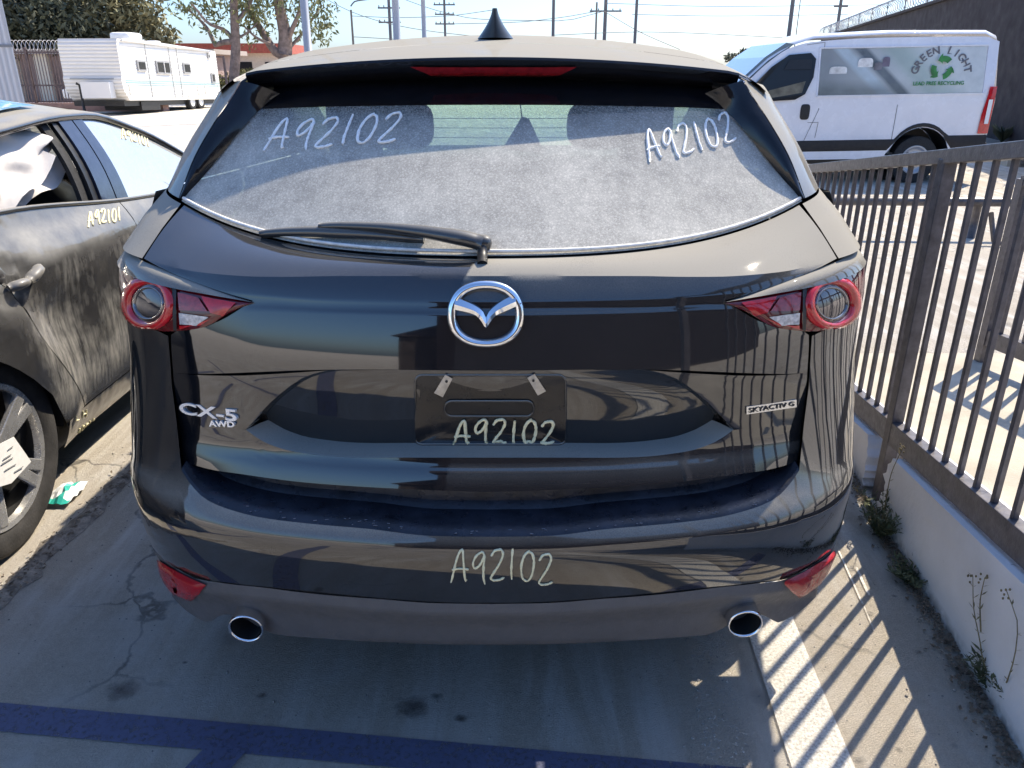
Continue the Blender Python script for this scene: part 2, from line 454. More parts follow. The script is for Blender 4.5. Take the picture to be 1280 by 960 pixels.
for i, (u, v, r) in enumerate(((515, 885, .052), (152, 862, .05), (546, 870, .018), (328, 869, .016), (576, 898, .02), (1088, 766, .012), (1074, 948, .016), (1118, 745, .01), (231, 828, .008), (1149, 815, .012), (1012, 905, .01))):
    stain(u, v, r, i)

# chalky scratches on the slab by the wall
for (a, b, w) in (((1048, 690), (1078, 757), .006), ((1070, 711), (1086, 746), .009), ((1080, 760), (1092, 790), .003)):
    pa, pb = at_z(*a), at_z(*b); strip('scratch', (pa.x, pa.y), (pb.x, pb.y), w, WHITELINE2, z=.006)
# loose grit lying about
rnd = random.Random(17); gr = MB()
for k in range(700):
    x, y = rnd.uniform(-2.0, 1.3), rnd.uniform(1.25, 3.2); r = rnd.uniform(.0012, .0038) * (1.6 if rnd.random() < .06 else 1); c = Vector((x, y, r * .5))
    gr.sup(c, (r * rnd.uniform(.7, 1.3), r * rnd.uniform(.7, 1.3), r * .7), 1.2, 5, 3)
finish(obj('loose_grit', gr, mat('grit_stone', (.34, .31, .27), .9, var=.5, scale=20)), 'loose grit scattered on the concrete around the black car', 'grit', None, 'stuff')
# seam between the two bays with dirt and dead leaves in it
DIRT = mat('seam_dirt', (.22, .19, .155), .95, var=.5, scale=30, bmp=.8, bscale=90)
rnd = random.Random(3); sm = MB(); rows = []
for k in range(60):
    y = .8 + k * .07; x = -1.70 + .045 * (y - 1.4) + rnd.uniform(-.015, .015); w = .03 + rnd.uniform(0, .035)
    rows.append([(x - w, y, .002), (x - w * .4, y, .010 + rnd.uniform(0, .008)), (x + w * .3, y, .012 + rnd.uniform(0, .006)), (x + w * .8, y, .002)])
sm.grid(rows)
obj('seam_dirt', sm, DIRT, smooth=True, kind='structure')
lv = MB()
for k in range(650):
    y = rnd.uniform(1.3, 3.4); x = -1.70 + .045 * (y - 1.4) + rnd.gauss(0, .028); s = rnd.uniform(.004, .012); a = rnd.uniform(0, 6.3); t = rnd.uniform(-.6, .6)
    d = Vector((math.cos(a), math.sin(a), t * .5)) * s; e = Vector((-math.sin(a), math.cos(a), t)) * s * .4; c = Vector((x, y, .012 + rnd.uniform(0, .012)))
    lv.add([c - d, c + e, c + d, c - e], [(0, 1, 2, 3)])
for k in range(1500):
    y = rnd.uniform(1.35, 3.3); x = 1.10 + .125 * y - abs(rnd.gauss(0, .03)); s = rnd.uniform(.003, .012); a = rnd.uniform(0, 6.3)
    d = Vector((math.cos(a), math.sin(a), rnd.uniform(-.3, .3))) * s; e = Vector((-math.sin(a), math.cos(a), .3)) * s * .5; c = Vector((x - .005, y, .006 + rnd.uniform(0, .008)))
    lv.add([c - d, c + e, c + d, c - e], [(0, 1, 2, 3)])
finish(obj('leaf_litter', lv, mat('dry_leaf_litter', (.13, .10, .07), .9, var=.6, scale=70)), 'dry leaf litter along the wall foot and the bay seam', 'litter', None, 'stuff')

# ------------------------------------------------------------------ low white wall, ramp and railing on the right
SL = -.135
def wx(y): return 1.10 + .125 * y             # near face of the wall
def wt(y): return .27 + SL * (y - 2.5)         # top of the wall
def plaster():
    m, nt, p, o = nodes_of('white_wall_paint')
    c = mixc(nt, rng(nt, noise(nt, 3, 6, .6), .35, .7), (.90, .88, .87), (.78, .76, .74))
    sc = rng(nt, noise(nt, 26, 4, .6), .69, .73)
    c = mixc(nt, mth(nt, 'MULTIPLY', sc, .6), c, (.16, .14, .13))
    g = N(nt, 'NewGeometry'); s = N(nt, 'SeparateXYZ'); nt.links.new(g.outputs['Position'], s.inputs[0])
    low = mth(nt, 'MULTIPLY', rng(nt, s.outputs[2], .05, 0), rng(nt, noise(nt, 30, 5), .3, .6))
    c = mixc(nt, low, c, (.22, .19, .16))
    nt.links.new(c, p.inputs['Base Color']); p.inputs['Roughness'].default_value = .75
    nt.links.new(bump(nt, noise(nt, 45, 6, .6), .25, .01), p.inputs['Normal']); MATS['plaster'] = m; return m
PLASTER = plaster()
wall = empty('low_wall', (wx(2.5), 2.5, 0), 'low white plastered wall under the railing, broken away at the post', 'wall')
def wall_piece(y0, y1, jag0=None, jag1=None):
    rnd = random.Random(11); rows = []
    nz = 14
    for k in range(nz + 1):
        t = k / nz; row = []
        n = 24
        for j in range(n + 1):
            y = lerp(y0, y1, j / n)
            if j == n and jag1: y -= rnd.uniform(0, .045) + .06 * t * rnd.uniform(.4, 1)
            if j == 0 and jag0: y += rnd.uniform(0, .03) + .03 * t
            row.append(Vector((wx(y) + rnd.uniform(-.0015, .0015), y, max(.0, wt(y)) * t)))
        rows.append(row)
    mb = MB(); mb.grid(rows)
    back = [[p + Vector((.16, -.02, 0)) for p in r] for r in rows]
    mb.grid(back, flip=True)
    mb.grid([rows[-1], back[-1]])
    mb.grid([[r[-1] for r in rows], [r[-1] for r in back]]); mb.grid([[r[0] for r in back], [r[0] for r in rows]])
    return obj('wall_section', mb, PLASTER, wall, out='auto', smooth=True, angle=40)
wall_piece(.2, 2.66, jag1=True); wall_piece(2.80, 4.45, jag0=True)

RAMPM = mat('ramp_concrete', (.42, .375, .30), .9, var=.16, scale=3, bmp=.3, bscale=90)
def rz(y): return max(wt(y) - .035, .005)
rp = MB(); ys = [-.5 + k * .33 for k in range(16)]
rp.grid([[(wx(y) + .155, y, rz(y)) for y in ys], [(wx(y) + 1.45, y, rz(y)) for y in ys], [(wx(y) + 1.45, y, -.05) for y in ys]], flip=True)
obj('ramp', rp, RAMPM, kind='structure')
# kerb strip along the foot of the railing on the ramp side
kb = MB(); kb.grid([[(wx(y) + .13, y, wt(y) + .002), (wx(y) + .21, y, wt(y) + .002), (wx(y) + .21, y, rz(y))] for y in ys if rz(y) > .006])
obj('ramp_kerb', kb, PLASTER, kind='structure')

IRON = mat('brown_iron_paint', (.10, .090, .097), .42, var=.35, scale=24, bmp=.15, bscale=120)
def fx(y): return wx(y) + .045
def ftop(y): return 1.355 + SL * (y - 2.72)
def fbot(y): return .345 + SL * (y - 2.72)
rail = empty('railing', (fx(2.72), 2.72, 0), 'brown iron railing with square bars on the white wall beside the black car', 'railing')
def fence_pt(y, z): return Vector((fx(y), y, z))
mb = MB(); mb.bar(fence_pt(.2, ftop(.2) - .022), fence_pt(4.75, ftop(4.75) - .022), .05, .048); obj('top_rail', mb, IRON, rail, bevel=.003)
mb = MB(); mb.bar(fence_pt(.2, fbot(.2) - .045), fence_pt(4.75, fbot(4.75) - .045), .045, .09); obj('bottom_rail', mb, IRON, rail, bevel=.003)
for y in (.25, 2.72, 4.72):
    mb = MB(); mb.bar((fx(y) - .004, y, 0), (fx(y) - .004, y, ftop(y) - .03), .046, .046, up=(0, 1, 0)); obj('post', mb, IRON, rail, bevel=.003)
first = None
for k in range(-18, 17):
    y = 2.72 + k * .112 + (.0 if k < 0 else 0)
    if k == 0 or y > 4.66: continue
    if first is None:
        mb = MB(); mb.bar((fx(y), y, fbot(y) - .004), (fx(y), y, ftop(y) - .04), .0165, .0165, up=(0, 1, 0))
        first = obj('bar', mb, IRON, rail, bevel=.002); y_first = y
    else:
        share(first, 'bar', rail, (fx(y) - fx(y_first), y - y_first, SL * (y - y_first)))
# second railing across the ramp
rail2 = empty('railing', (2.78, 4.3, 0), 'short brown iron railing on the far side of the ramp, near the right edge', 'railing')
mb = MB(); mb.bar((2.78, 4.3, .0), (2.78, 4.3, 1.06), .06, .06, up=(0, 1, 0)); obj('post', mb, IRON, rail2)
mb = MB(); mb.bar((2.78, 4.3, .16), (2.60, 1.3, .50), .045, .09); obj('bottom_rail', mb, IRON, rail2)
mb = MB(); mb.bar((2.78, 4.3, 1.05), (2.60, 1.3, 1.45), .05, .05); obj('top_rail', mb, IRON, rail2)
for k in range(1, 24):
    t = k / 24 * .95; a = Vector((2.78, 4.3, .18)).lerp(Vector((2.60, 1.3, .54)), t)
    if k == 1:
        mb = MB(); mb.bar(a, a + Vector((0, 0, .87)), .021, .021, up=(0, 1, 0)); f2 = obj('bar', mb, IRON, rail2); a0 = a
    else: share(f2, 'bar', rail2, a - a0)
# low pipe guard rail in the lot beyond
pg = empty('pipe_guard_rail', (4.6, 8.0, 0), 'low steel pipe guard rail in the lot between the railing and the white van', 'guard rail')
PIPE = mat('dark_pipe', (.10, .09, .09), .4, .3, var=.3, scale=20)
mb = MB(); mb.tube([(2.4, 8.1, .37), (4.5, 8.0, .37), (7.6, 7.85, .36)], .045, 10); obj('pipe', mb, PIPE, pg, smooth=True)
for x in (2.9, 4.75, 5.45, 6.9):
    mb = MB(); mb.tube([(x, 8.05 - .03 * (x - 2.9), 0), (x, 8.05 - .03 * (x - 2.9), .36)], .04, 10); obj('post', mb, PIPE, pg, smooth=True)
mb = MB(); mb.tube([(4.75, 7.75, .30), (4.75, 7.6, .05), (4.85, 7.5, .02), (5.3, 7.4, .02), (5.45, 7.5, .05), (5.45, 7.75, .30)], .025, 8); obj('loop', mb, PIPE, pg, smooth=True)

# ------------------------------------------------------------------ weeds at the foot of the wall
WEED = mat('weed_green', (.075, .085, .035), .8, var=.5, scale=60)
WEEDDRY = mat('weed_dry', (.20, .16, .08), .9, var=.4, scale=60)
def weed(base, tall, n_low, h, spread, seed, label):
    r = random.Random(seed); root = empty('weed', base, label, 'weed', 'weeds at the foot of the white wall')
    lo = MB()
    for k in range(n_low):
        a = r.uniform(0, 6.28); l = h * r.uniform(.5, 1.1); o = Vector((math.cos(a), math.sin(a) * 1.4, 0)) * spread
        P = [Vector(base) + o * .25 * r.random(), Vector(base) + o * .5 + Vector((0, 0, l * .55)), Vector(base) + o * r.uniform(.7, 1.2) + Vector((0, 0, l))]
        P = resample(P, 6); lo.tube(P, [.0018, .0018, .0016, .0014, .001, .0006], 4)
        for q in P[1:]:
            for s in range(3):
                aa = r.uniform(0, 6.28); d = Vector((math.cos(aa), math.sin(aa), r.uniform(.1, .9))) * r.uniform(.012, .03); w = Vector((-d.y, d.x, 0)) * .16
                lo.add([q, q + d * .5 + w, q + d, q + d * .5 - w], [(0, 1, 2, 3)])
    obj('leaves', lo, WEED, root)
    for path in tall:
        st = MB(); P = resample([Vector(p) for p in path], 12); st.tube(P, [.0024 - .0013 * i / 11 for i in range(12)], 5)
        for i in range(2, 12):
            for s in range(2):
                aa = r.uniform(0, 6.28); d = Vector((math.cos(aa), math.sin(aa), r.uniform(.4, 1.2))).normalized() * r.uniform(.010, .024); w = Vector((-d.y, d.x, 0)) * .12
                st.add([P[i], P[i] + d * .5 + w, P[i] + d, P[i] + d * .5 - w], [(0, 1, 2, 3)])
        for s in range(6):
            p = P[-1] + Vector((r.uniform(-.012, .012), r.uniform(-.012, .012), r.uniform(-.02, .012))); st.sup(p, (.003, .003, .004), 1, 6, 4)
        obj('stem', st, WEEDDRY, root)
def wall_pt(u, v, off=.02):
    r = ray(u, v); k = (1.10 - off) / (r[0] - .125 * r[1]); return Vector((r[0] * k, r[1] * k, EYE + r[2] * k))
b1 = at_z(1100, 668); b2 = at_z(1243, 868)
weed(tuple(b1), [[b1, wall_pt(1112, 600), wall_pt(1128, 560)], [b1, b1 + Vector((-.03, .01, .1)), b1 + Vector((-.09, .06, .16))]], 46, .13, .08, 5, 'green weed in the broken gap below the railing post')
weed(tuple(b2), [[b2, wall_pt(1226, 810), wall_pt(1217, 760), wall_pt(1216, 720)], [wall_pt(1226, 790), wall_pt(1226, 745), wall_pt(1231, 722)], [b2 + Vector((.02, 0, 0)), wall_pt(1266, 830), wall_pt(1272, 780), wall_pt(1258, 738)]], 60, .09, .06, 6, 'tall thin seeded weed against the white wall, nearest the camera')
b3 = at_z(1136, 728); weed(tuple(b3), [], 22, .04, .05, 8, 'small dry tuft at the wall foot between the two taller weeds')
# ------------------------------------------------------------------ the black hatchback SUV in the middle
CX = -.05
PAINT = paint('black_pearl_paint', (.006, .007, .010), .05, .30, .78, 1.25, .045, 30)
PAINT_CUT = paint('black_pearl_paint_dust_cut', (.006, .007, .010), .05, .30, .78, 1.25, .045, 30, dust_cut=(-.885, .5, .10))
TRIM = mat('black_gloss_trim', (.008, .008, .010), .12, var=.3, scale=30)
VALANCE = mat('grey_moulded_plastic', (.11, .11, .115), .5, var=.08, scale=22, bmp=.3, bscale=420)
INNER = mat('dark_cabin', (.02, .02, .024), .8, var=.2)
REARGLASS = glass('dusty_rear_glass', (.50, .66, .60), .74, .15, thin=(1.42, 1.52, .45))
CABGLASS = glass('cabin_glass', (.72, .86, .80), .05)
SIDEGLASS = glass('privacy_glass', (.03, .032, .035), .02)
REFLM = mat('red_reflector', (.42, .012, .02), .22, var=.08, scale=25, spec=.4)
REDLENS = mat('red_lamp_lens', (.52, .010, .018), .06, coat=.6, var=.25, scale=40)
DARKRED = mat('dark_red_lens', (.12, .004, .008), .07, coat=.6)
PINKLENS = mat('pale_red_lens', (.30, .030, .034), .10, coat=.5, var=.3, scale=90)
CLEARLENS = mat('clear_ribbed_lens', (.55, .52, .50), .10, coat=.6, var=.4, scale=120)
SMOKE = mat('smoked_lamp_lens', (.10, .085, .085), .05, .55, coat=.8)

suv = empty('suv', (CX, 3.75, 0), 'dusty black five-door SUV seen from behind, chalk number on its rear window', 'car')
YH = table([(.70, 1.488), (.736, 1.478), (.78, 1.490), (.811, 1.503), (.9, 1.514), (1.0, 1.525), (1.1375, 1.553), (1.17, 1.564), (1.205, 1.580), (1.30, 1.62)])
YB = table([(.30, 1.48), (.36, 1.478), (.42, 1.452), (.50, 1.420), (.56, 1.403), (.62, 1.395), (.67, 1.405), (.70, 1.43), (.80, 1.475), (.95, 1.517), (1.10, 1.545), (1.2, 1.58), (1.35, 1.64)])
WZ = table([(.30, .935), (.38, .948), (.45, .942), (.59, .926), (.8, .94), (.9, .932), (1.13, .94), (1.2, .93), (1.32, .90)])
KA, KX, KL = .20, .50, .22
def Fs(X, z, prof):
    W = WZ(z); q = min(max((abs(X) - KX) / (W - KX), 0), 1)
    return prof(z) + KA * X * X + KL * (1 - math.sqrt(max(0, 1 - q * q)))
def Yend(z, prof=None): return (prof or YB)(z) + KA * WZ(z) ** 2 + KL
def solve(u, v, prof, off=0.0):
    """pixel on the right half -> car surface point (x from the car's centre line)"""
    r = ray(u, v); best = None
    def f(y):
        k = y / r[1]; X = r[0] * k - CX; z = EYE + r[2] * k
        return y - off - Fs(X, z, prof), X, z
    y0 = 1.25; g0 = f(y0)[0]; y = y0
    while y < 2.3:
        y += .01; g, X, z = f(y)
        if abs(X) > WZ(z) + .002: break
        if g >= 0:
            lo, hi = y - .01, y
            for _ in range(30):
                md = (lo + hi) / 2
                if f(md)[0] >= 0: hi = md
                else: lo = md
            g, X, z = f(hi); return Vector((X, hi, z))
        b = (-g, X, z, y); best = b if best is None or b < best else best
    if best is None: g, X, z = f(1.9); return Vector((X, 1.9, z))
    X = min(best[1], WZ(best[2])); return Vector((X, Fs(X, best[2], prof), best[2]))
def xz_patch(rows, prof, ncol, nsub, off=None, blend=True):
    """rows: lists of (X, Y, Z) points centre->side; resampled, interpolated and put back on the surface"""
    R = [resample(r, ncol) for r in rows]; out = []
    ts = [0.0]
    for a, b in zip(R, R[1:]): ts.append(ts[-1] + max(.001, (a[0] - b[0]).length))
    fx_ = [[pchip(ts, [r[j][k] for r in R]) for k in (0, 2)] for j in range(ncol)]
    for i in range(len(R) - 1):
        for s in range(nsub + (1 if i == len(R) - 2 else 0)):
            t = lerp(ts[i], ts[i + 1], s / nsub); row = []
            for j in range(ncol):
                X, Z = fx_[j][0](t), fx_[j][1](t)
                row.append(Vector((X, Fs(X, Z, prof) + (off(X, Z) if off else 0), Z)))
            out.append(row)
    return out
def half(rows, shift=None):
    """half panel in car coordinates -> builder in world coordinates, mirrored"""
    mb = MB(); mb.grid(rows)
    mb.v = [Vector((p.x + CX, p.y, p.z)) for p in mb.v]
    return mb
def panel(name, rowsets, m, parent=None, mirror=True, thick=.004, out=(0, -1, .2), weld=.0006, angle=35, **kw):
    mb = MB()
    for rows in rowsets: mb.merge(half(rows))
    if mirror: mb.mirror(CX)
    o = obj(name, mb, m, parent or suv, smooth=True, weld=weld, out=out, angle=angle, **kw)
    return o, mb
def px(L, prof, off=0.0): return [solve(u, v, prof, off) for u, v in L]
def side_pair(name, rows, m, parent=None, out=None, angle=35):
    """two separate mirrored pieces"""
    r = []
    for s in (1, -1):
        mb = MB(); mb.grid(rows); mb.v = [Vector((s * p.x + CX, p.y, p.z)) for p in mb.v]
        o = tuple(out) if out else (s, -1, .1)
        if out: o = (s * out[0], out[1], out[2])
        r.append((obj(name, mb, m, parent if not isinstance(parent, (list, tuple)) else parent[0 if s > 0 else 1] or suv, smooth=True, out=o, angle=angle, weld=.0004), mb))
    return r

# ---- rear window
GB = [Vector((.77, 1.95, 1.302)), Vector((.695, 2.02, 1.395)), Vector((.632, 2.07, 1.4725)), Vector((.575, 2.125, 1.53))]
GC = [Vector((0, 1.66, 1.229)), Vector((0, 1.80, 1.335)), Vector((0, 1.95, 1.447)), Vector((0, 2.10, 1.560))]
gbf = [pchip([0, .36, .68, 1], [p[k] for p in GB]) for k in range(3)]
gcf = [pchip([0, .33, .66, 1], [p[k] for p in GC]) for k in range(3)]
def gpt(s, t, lift=0.0):
    B = [f(max(0, min(1, t))) for f in gbf]; Cc = [f(max(0, min(1, t))) for f in gcf]; e = lerp(3.5, 2.2, max(0, min(1, t)))
    return Vector((B[0] * s, lerp(Cc[1], B[1], s ** 2.1) - lift * .6, lerp(Cc[2], B[2], s ** e) + lift * .8))
rows = [[gpt(s / 24, t / 20) for s in range(25)] for t in range(21)]
_, rw_mb = panel('rear_window', [rows], REARGLASS)
rear_window = _
RW = bvh(rw_mb)
# black ceramic band at the top of the glass
rows = [[gpt(s / 24, t / 6 * .12 + .885, .001) for s in range(25)] for t in range(7)]
panel('glass_band', [rows], TRIM, rear_window)
rows = [[gpt(s / 24, 1, .001) + Vector((0, .018 * t, .010 * t)) for s in range(25)] for t in range(4)]
panel('glass_header', [rows], TRIM, rear_window)
# dust-covered rubber seal along the lower edge of the glass
sl = MB(); P = [gpt(s / 40 * .995, .016, .006) for s in range(41)]
P = [Vector((-p.x, p.y, p.z)) for p in reversed(P[1:])] + P
sl.tube([Vector((p.x + CX, p.y, p.z)) for p in P], .0042, 6)
SEAL = mat('dusty_seal', (.78, .76, .72), .85, var=.2, scale=50)
obj('window_seal', sl, SEAL, rear_window, smooth=True)

# ---- tailgate
R1 = px([(612, 345), (731, 345), (800, 345), (862, 346), (920, 345), (975, 340)], YH) + [solve(1046, 323, YH)]
R2 = px([(612, 388), (731, 386), (803, 383), (860, 379), (906, 376)], YH)
for r in (R1, R2): r[0].x = 0
top = [gpt(s / 30 * .985, -.0) + Vector((0, -.006, -.004)) for s in range(31)]
NC = 31
R1r = resample(R1, NC); T = resample(top, NC)
band = []
for i in range(9):
    t = i / 8; row = []
    for j in range(NC):
        p = T[j].lerp(R1r[j], t); bulge = math.sin(math.pi * t) * .006
        row.append(p + Vector((0, -bulge * .6, bulge)))
    band.append(row)
R2b = px([(612, 404), (731, 403), (840, 402), (900, 401), (950, 402)], YH)
R3 = px([(612, 424), (731, 424), (840, 424), (930, 422), (1011, 419)], YH)
R4 = px([(612, 462), (731, 462), (803, 462), (900, 465), (1009, 466)], YH)
for r in (R2b, R3, R4): r[0].x = 0
upper = xz_patch([R1r, R2], YH, NC, 6)
mid = xz_patch([R2, R2b, R3, R4], YH, NC, 4)
upper[0] = [Vector(p) for p in band[-1]]
mid2 = [[p + Vector((0, .0, 0)) for p in r] for r in mid]
# the seam line between upper and lower tailgate skin: a shallow groove
for r in (upper[-1], mid2[0]):
    for p in r: p.y += .0018
REC_T = px([(612, 462), (700, 461.5), (803, 462), (836, 469), (876, 495), (917, 537)], YH)
REC_B = px([(612, 572), (700, 572), (803, 571), (860, 564), (895, 552), (917, 537.2)], YH)
for r in (REC_T, REC_B): r[0].x = 0
HB = px([(612, 615), (722, 611), (844, 603), (920, 593), (966, 586), (997, 577)], YH); HB[0].x = 0
NR = 25
rt = resample(REC_T, NR); rb = resample(REC_B, NR)
# face beside the recess: from the recess outline to the shut line
edge = px([(1009, 466), (1008, 485), (1006, 505), (1003, 530)], YH)
outl = px([(812, 463), (836, 469), (876, 495), (917, 537)], YH)
e1 = resample(edge, 9); o1 = resample(outl, 9); topr = mid[-1]
sidep = []
for i in range(9):
    row = []
    for j in range(9):
        X = lerp(o1[i].x, e1[i].x, j / 8); Z = lerp(o1[i].z, e1[i].z, j / 8); row.append(Vector((X, Fs(X, Z, YH), Z)))
    sidep.append(row)
# lower face: recess bottom + character line to the tailgate's lower edge
low_top = resample(REC_B, NR)[:-1] + px([(917, 537.4), (945, 535), (975, 532), (1003, 530)], YH)
low = xz_patch([low_top, HB], YH, NC, 6)
# a small step along the character line
tailgate, tg_mb = panel('tailgate', [band, upper, mid2, sidep, low], PAINT_CUT, out=(0, -1, .1), angle=28)
# recess: wall and floor
DEEP = .026
def inset(P, cx, cz, k): return [Vector((lerp(cx, p.x, k), p.y, lerp(cz, p.z, k))) for p in P]
cz = (rt[0].z + rb[0].z) / 2
it, ib = inset(rt, 0, cz, .965), inset(rb, 0, cz, .93)
def dpt(z): return lerp(.058, .004, smooth(rb[0].z, rt[0].z, z))
itz = [Vector((p.x, Fs(p.x, p.z, YH) + dpt(p.z), p.z)) for p in it]; ibz = [Vector((p.x, Fs(p.x, p.z, YH) + dpt(p.z), p.z)) for p in ib]
floor_ = []
for i in range(9):
    t = i / 8; floor_.append([Vector((lerp(a.x, b.x, t), 0, lerp(a.z, b.z, t))) for a, b in zip(itz, ibz)])
floor_ = [[Vector((p.x, Fs(p.x, p.z, YH) + dpt(p.z), p.z)) for p in r] for r in floor_]
wall_t = [rt, [p.lerp(q, .85) for p, q in zip(rt, itz)], itz]; wall_b = [ibz, [p.lerp(q, .6) + Vector((0, .004, 0)) for p, q in zip(rb, ibz)], rb]
rec, rec_mb = panel('plate_recess', [wall_t, floor_, wall_b], PAINT, tailgate, angle=24)
TGALL = MB(); TGALL.merge(tg_mb); TGALL.merge(rec_mb); TG = bvh(TGALL)
# lip under the tailgate
hbr = resample(HB, NC)
lip = [hbr, [p + Vector((0, .010, -.004)) for p in hbr], [p + Vector((0, .055, .004)) for p in hbr], [p + Vector((0, .06, .05)) for p in hbr]]
panel('tailgate_lip', [lip], TRIM, tailgate, out=None)
# dark inner structure behind all shut lines
inn = []
for i in range(19):
    z = .50 + .68 * i / 18
    inn.append([Vector((WZ(z) * .985 * s / 24, 0, z)) for s in range(25)])
inn = [[Vector((p.x, Fs(p.x, p.z, YB) + (.05 if p.x > .66 else .13), p.z)) for p in r] for r in inn]
panel('inner_structure', [inn], BLACK)

# plate area: shallow pocket, handle slot, two bent brackets
def rrect(u0, v0, u1, v1, r, n=6):
    P = []
    for cx_, cy_, a in ((u1 - r, v0 + r, -90), (u1 - r, v1 - r, 0), (u0 + r, v1 - r, 90), (u0 + r, v0 + r, 180)):
        for k in range(n + 1):
            t = math.radians(a + 90 * k / n); P.append((cx_ + r * math.cos(t), cy_ + r * math.sin(t)))
    return P
def ring_on(tree, P, rad, lift, flat=1.0, n=6):
    Q = []
    for i in range(len(P)):
        a, b = P[i], P[(i + 1) % len(P)]; L = math.hypot(b[0] - a[0], b[1] - a[1]); m = max(1, int(L / 8))
        for k in range(m):
            h, _ = hit(tree, lerp(a[0], b[0], k / m), lerp(a[1], b[1], k / m), lift)
            if h is not None: Q.append(h)
    Q.append(Q[0]); Q.append(Q[1])
    return MB().tube(Q, rad, n, cap=False, flat=flat)
def fill_on(tree, P, lift, nr=5):
    cu = sum(p[0] for p in P) / len(P); cv = sum(p[1] for p in P) / len(P); rows = []
    for k in range(nr + 1):
        t = max(.02, k / nr); rows.append([hit(tree, lerp(cu, p[0], t), lerp(cv, p[1], t), lift)[0] for p in P])
    return MB().grid(rows, close=True)
PLATEM = mat('plate_pocket_black', (.010, .010, .012), .22, var=.4, scale=14)
pp = rrect(519, 469, 707, 556, 9)
obj('plate_pocket', fill_on(TG, pp, .0015), PLATEM, tailgate, smooth=True, out=(0, -1, 0))
obj('pocket_rim', ring_on(TG, pp, .0028, .001), PAINT, tailgate, smooth=True)
hs = rrect(556, 500, 667, 519, 9)
obj('handle_slot', fill_on(TG, hs, .003), BLACK, tailgate, smooth=True, out=(0, -1, 0))
obj('slot_rim', ring_on(TG, hs, .0026, .004), PAINT, tailgate, smooth=True)
for P in ([(557, 467), (566, 472), (554, 494), (543, 489)], [(659, 471), (668, 466), (682, 487), (672, 492)]):
    Q = [hit(TG, u, v, .007)[0] for u, v in P]; n = Vector((0, -1, 0))
    br = obj('plate_bracket', MB().prism(Q, (0, .0025, 0)), STEEL, tailgate, out='auto')
    hu, hv = P[0][0] * .6 + P[1][0] * .4 - 1, P[0][1] + 9 if P[0][0] < 600 else P[0][1] + 5
    c = hit(TG, (P[0][0] + P[1][0]) / 2 - (3 if P[0][0] < 600 else -3), (P[0][1] + P[1][1]) / 2 + 6, .0075)[0]
    obj('screw_hole', MB().lathe([(0.0001, 0), (.003, 0)], c, (0, -1, 0), 10), BLACK, br)
write(TG, 'A92102', (567, 554), (22.5, .6), (2, -32), .0036, YCHALK, tailgate, 1.02, seed=4, lift=.005)

# emblem: chrome ring and wings
ec, en = hit(TG, 607.5, 392, 0)
PXM = ec.y / ray(608, 392)[1]
def epx(u, v, lift):
    """point on the emblem's plane from the emblem picture (pixels)"""
    ex_ = Vector((1, 0, 0)); ez = Vector((0, .18, .984))
    return ec + ex_ * ((u - 607.5) * PXM) + ez * (-(v - 392) * PXM * 1.04) + Vector((0, -lift, 0))
ringm = MB(); rows = []
def eshape(t, k=1.0):
    c, s = math.cos(t), math.sin(t)
    ey_ = 37 if s < 0 else 35.5
    ex = 2.25; return 607.5 + 43.5 * k * math.copysign(abs(c) ** (2 / ex), c), 392 + ey_ * k * math.copysign(abs(s) ** (2 / ex), s)
for k in range(72):
    t = 2 * math.pi * k / 72
    lowk = 1.0
    o_ = []
    for kk, li in ((1.09, .004), (1.10, .010), (1.055, .016), (.99, .0175), (.91, .0175), (.855, .012), (.85, .004)):
        u, v = eshape(t, kk); o_.append(epx(u, v, li))
    rows.append(o_)
rows.append(rows[0]); ringm.grid(rows)
emblem = obj('emblem_ring', ringm, CHROME, tailgate, smooth=True, out='auto')
wu = [(571, 374), (583, 375), (596, 381), (604, 387), (607.7, 394), (611, 388), (619, 380.5), (632, 372), (644, 367)]
wl = [(568, 384), (583, 387), (595, 391), (602, 398), (607.7, 406), (613, 399), (619, 392), (632, 386), (646, 380)]
wu[0] = (570, 370); wm = [((a[0] + b[0]) / 2, a[1] * .45 + b[1] * .55) for a, b in zip(wu, wl)]
rr = [resample([epx(u, v, l) for u, v in L], 25) for L, l in ((wu, .004), (wu, .015), (wm, .021), (wl, .018), (wl, .006))]
obj('emblem_wings', MB().grid(rr), CHROME, emblem, smooth=True, out=(0, -1, 0), angle=20)

# badges
def badge(s, u0, v0, u1, v1, h, m, name, bold=0.0, wide=True, depth=.0025, lift=.003):
    a, _ = hit(TG, u0, v0, lift); b, _ = hit(TG, u1, v1, lift); c, n = hit(TG, (u0 + u1) / 2, (v0 + v1) / 2, lift)
    up, _ = hit(TG, (u0 + u1) / 2, (v0 + v1) / 2 - 12, lift)
    t = text_mesh(s, 1, depth, bold)
    xs = [p.x for p in t.v]; ys_ = [p.y for p in t.v]; w = max(xs) - min(xs); hh = max(ys_) - min(ys_); L = (b - a).length; H = h * PXM
    t.v = [Vector(((p.x - (max(xs) + min(xs)) / 2) / w * L, (p.y - (max(ys_) + min(ys_)) / 2) / hh * H, p.z)) for p in t.v]
    return obj(name, place(t, (a + b) / 2, b - a, up - c), m, tailgate)
BCHROME = mat('satin_chrome', (.92, .92, .93), .30, .55)
badge('CX-5', 227, 509, 298, 519, 17, BCHROME, 'model_badge', .022, depth=.003)
badge('AWD', 263, 528.5, 295, 529.5, 8.5, BCHROME, 'drive_badge', .03, depth=.0025)
qa = [hit(TG, u, v, .004)[0] for u, v in ((932, 508), (994, 499), (994, 508.5), (932, 517.5))]
pl = obj('engine_badge', MB().prism(qa, (0, .003, 0)), mat('brushed_silver', (.72, .72, .72), .25, .9), tailgate, out='auto')
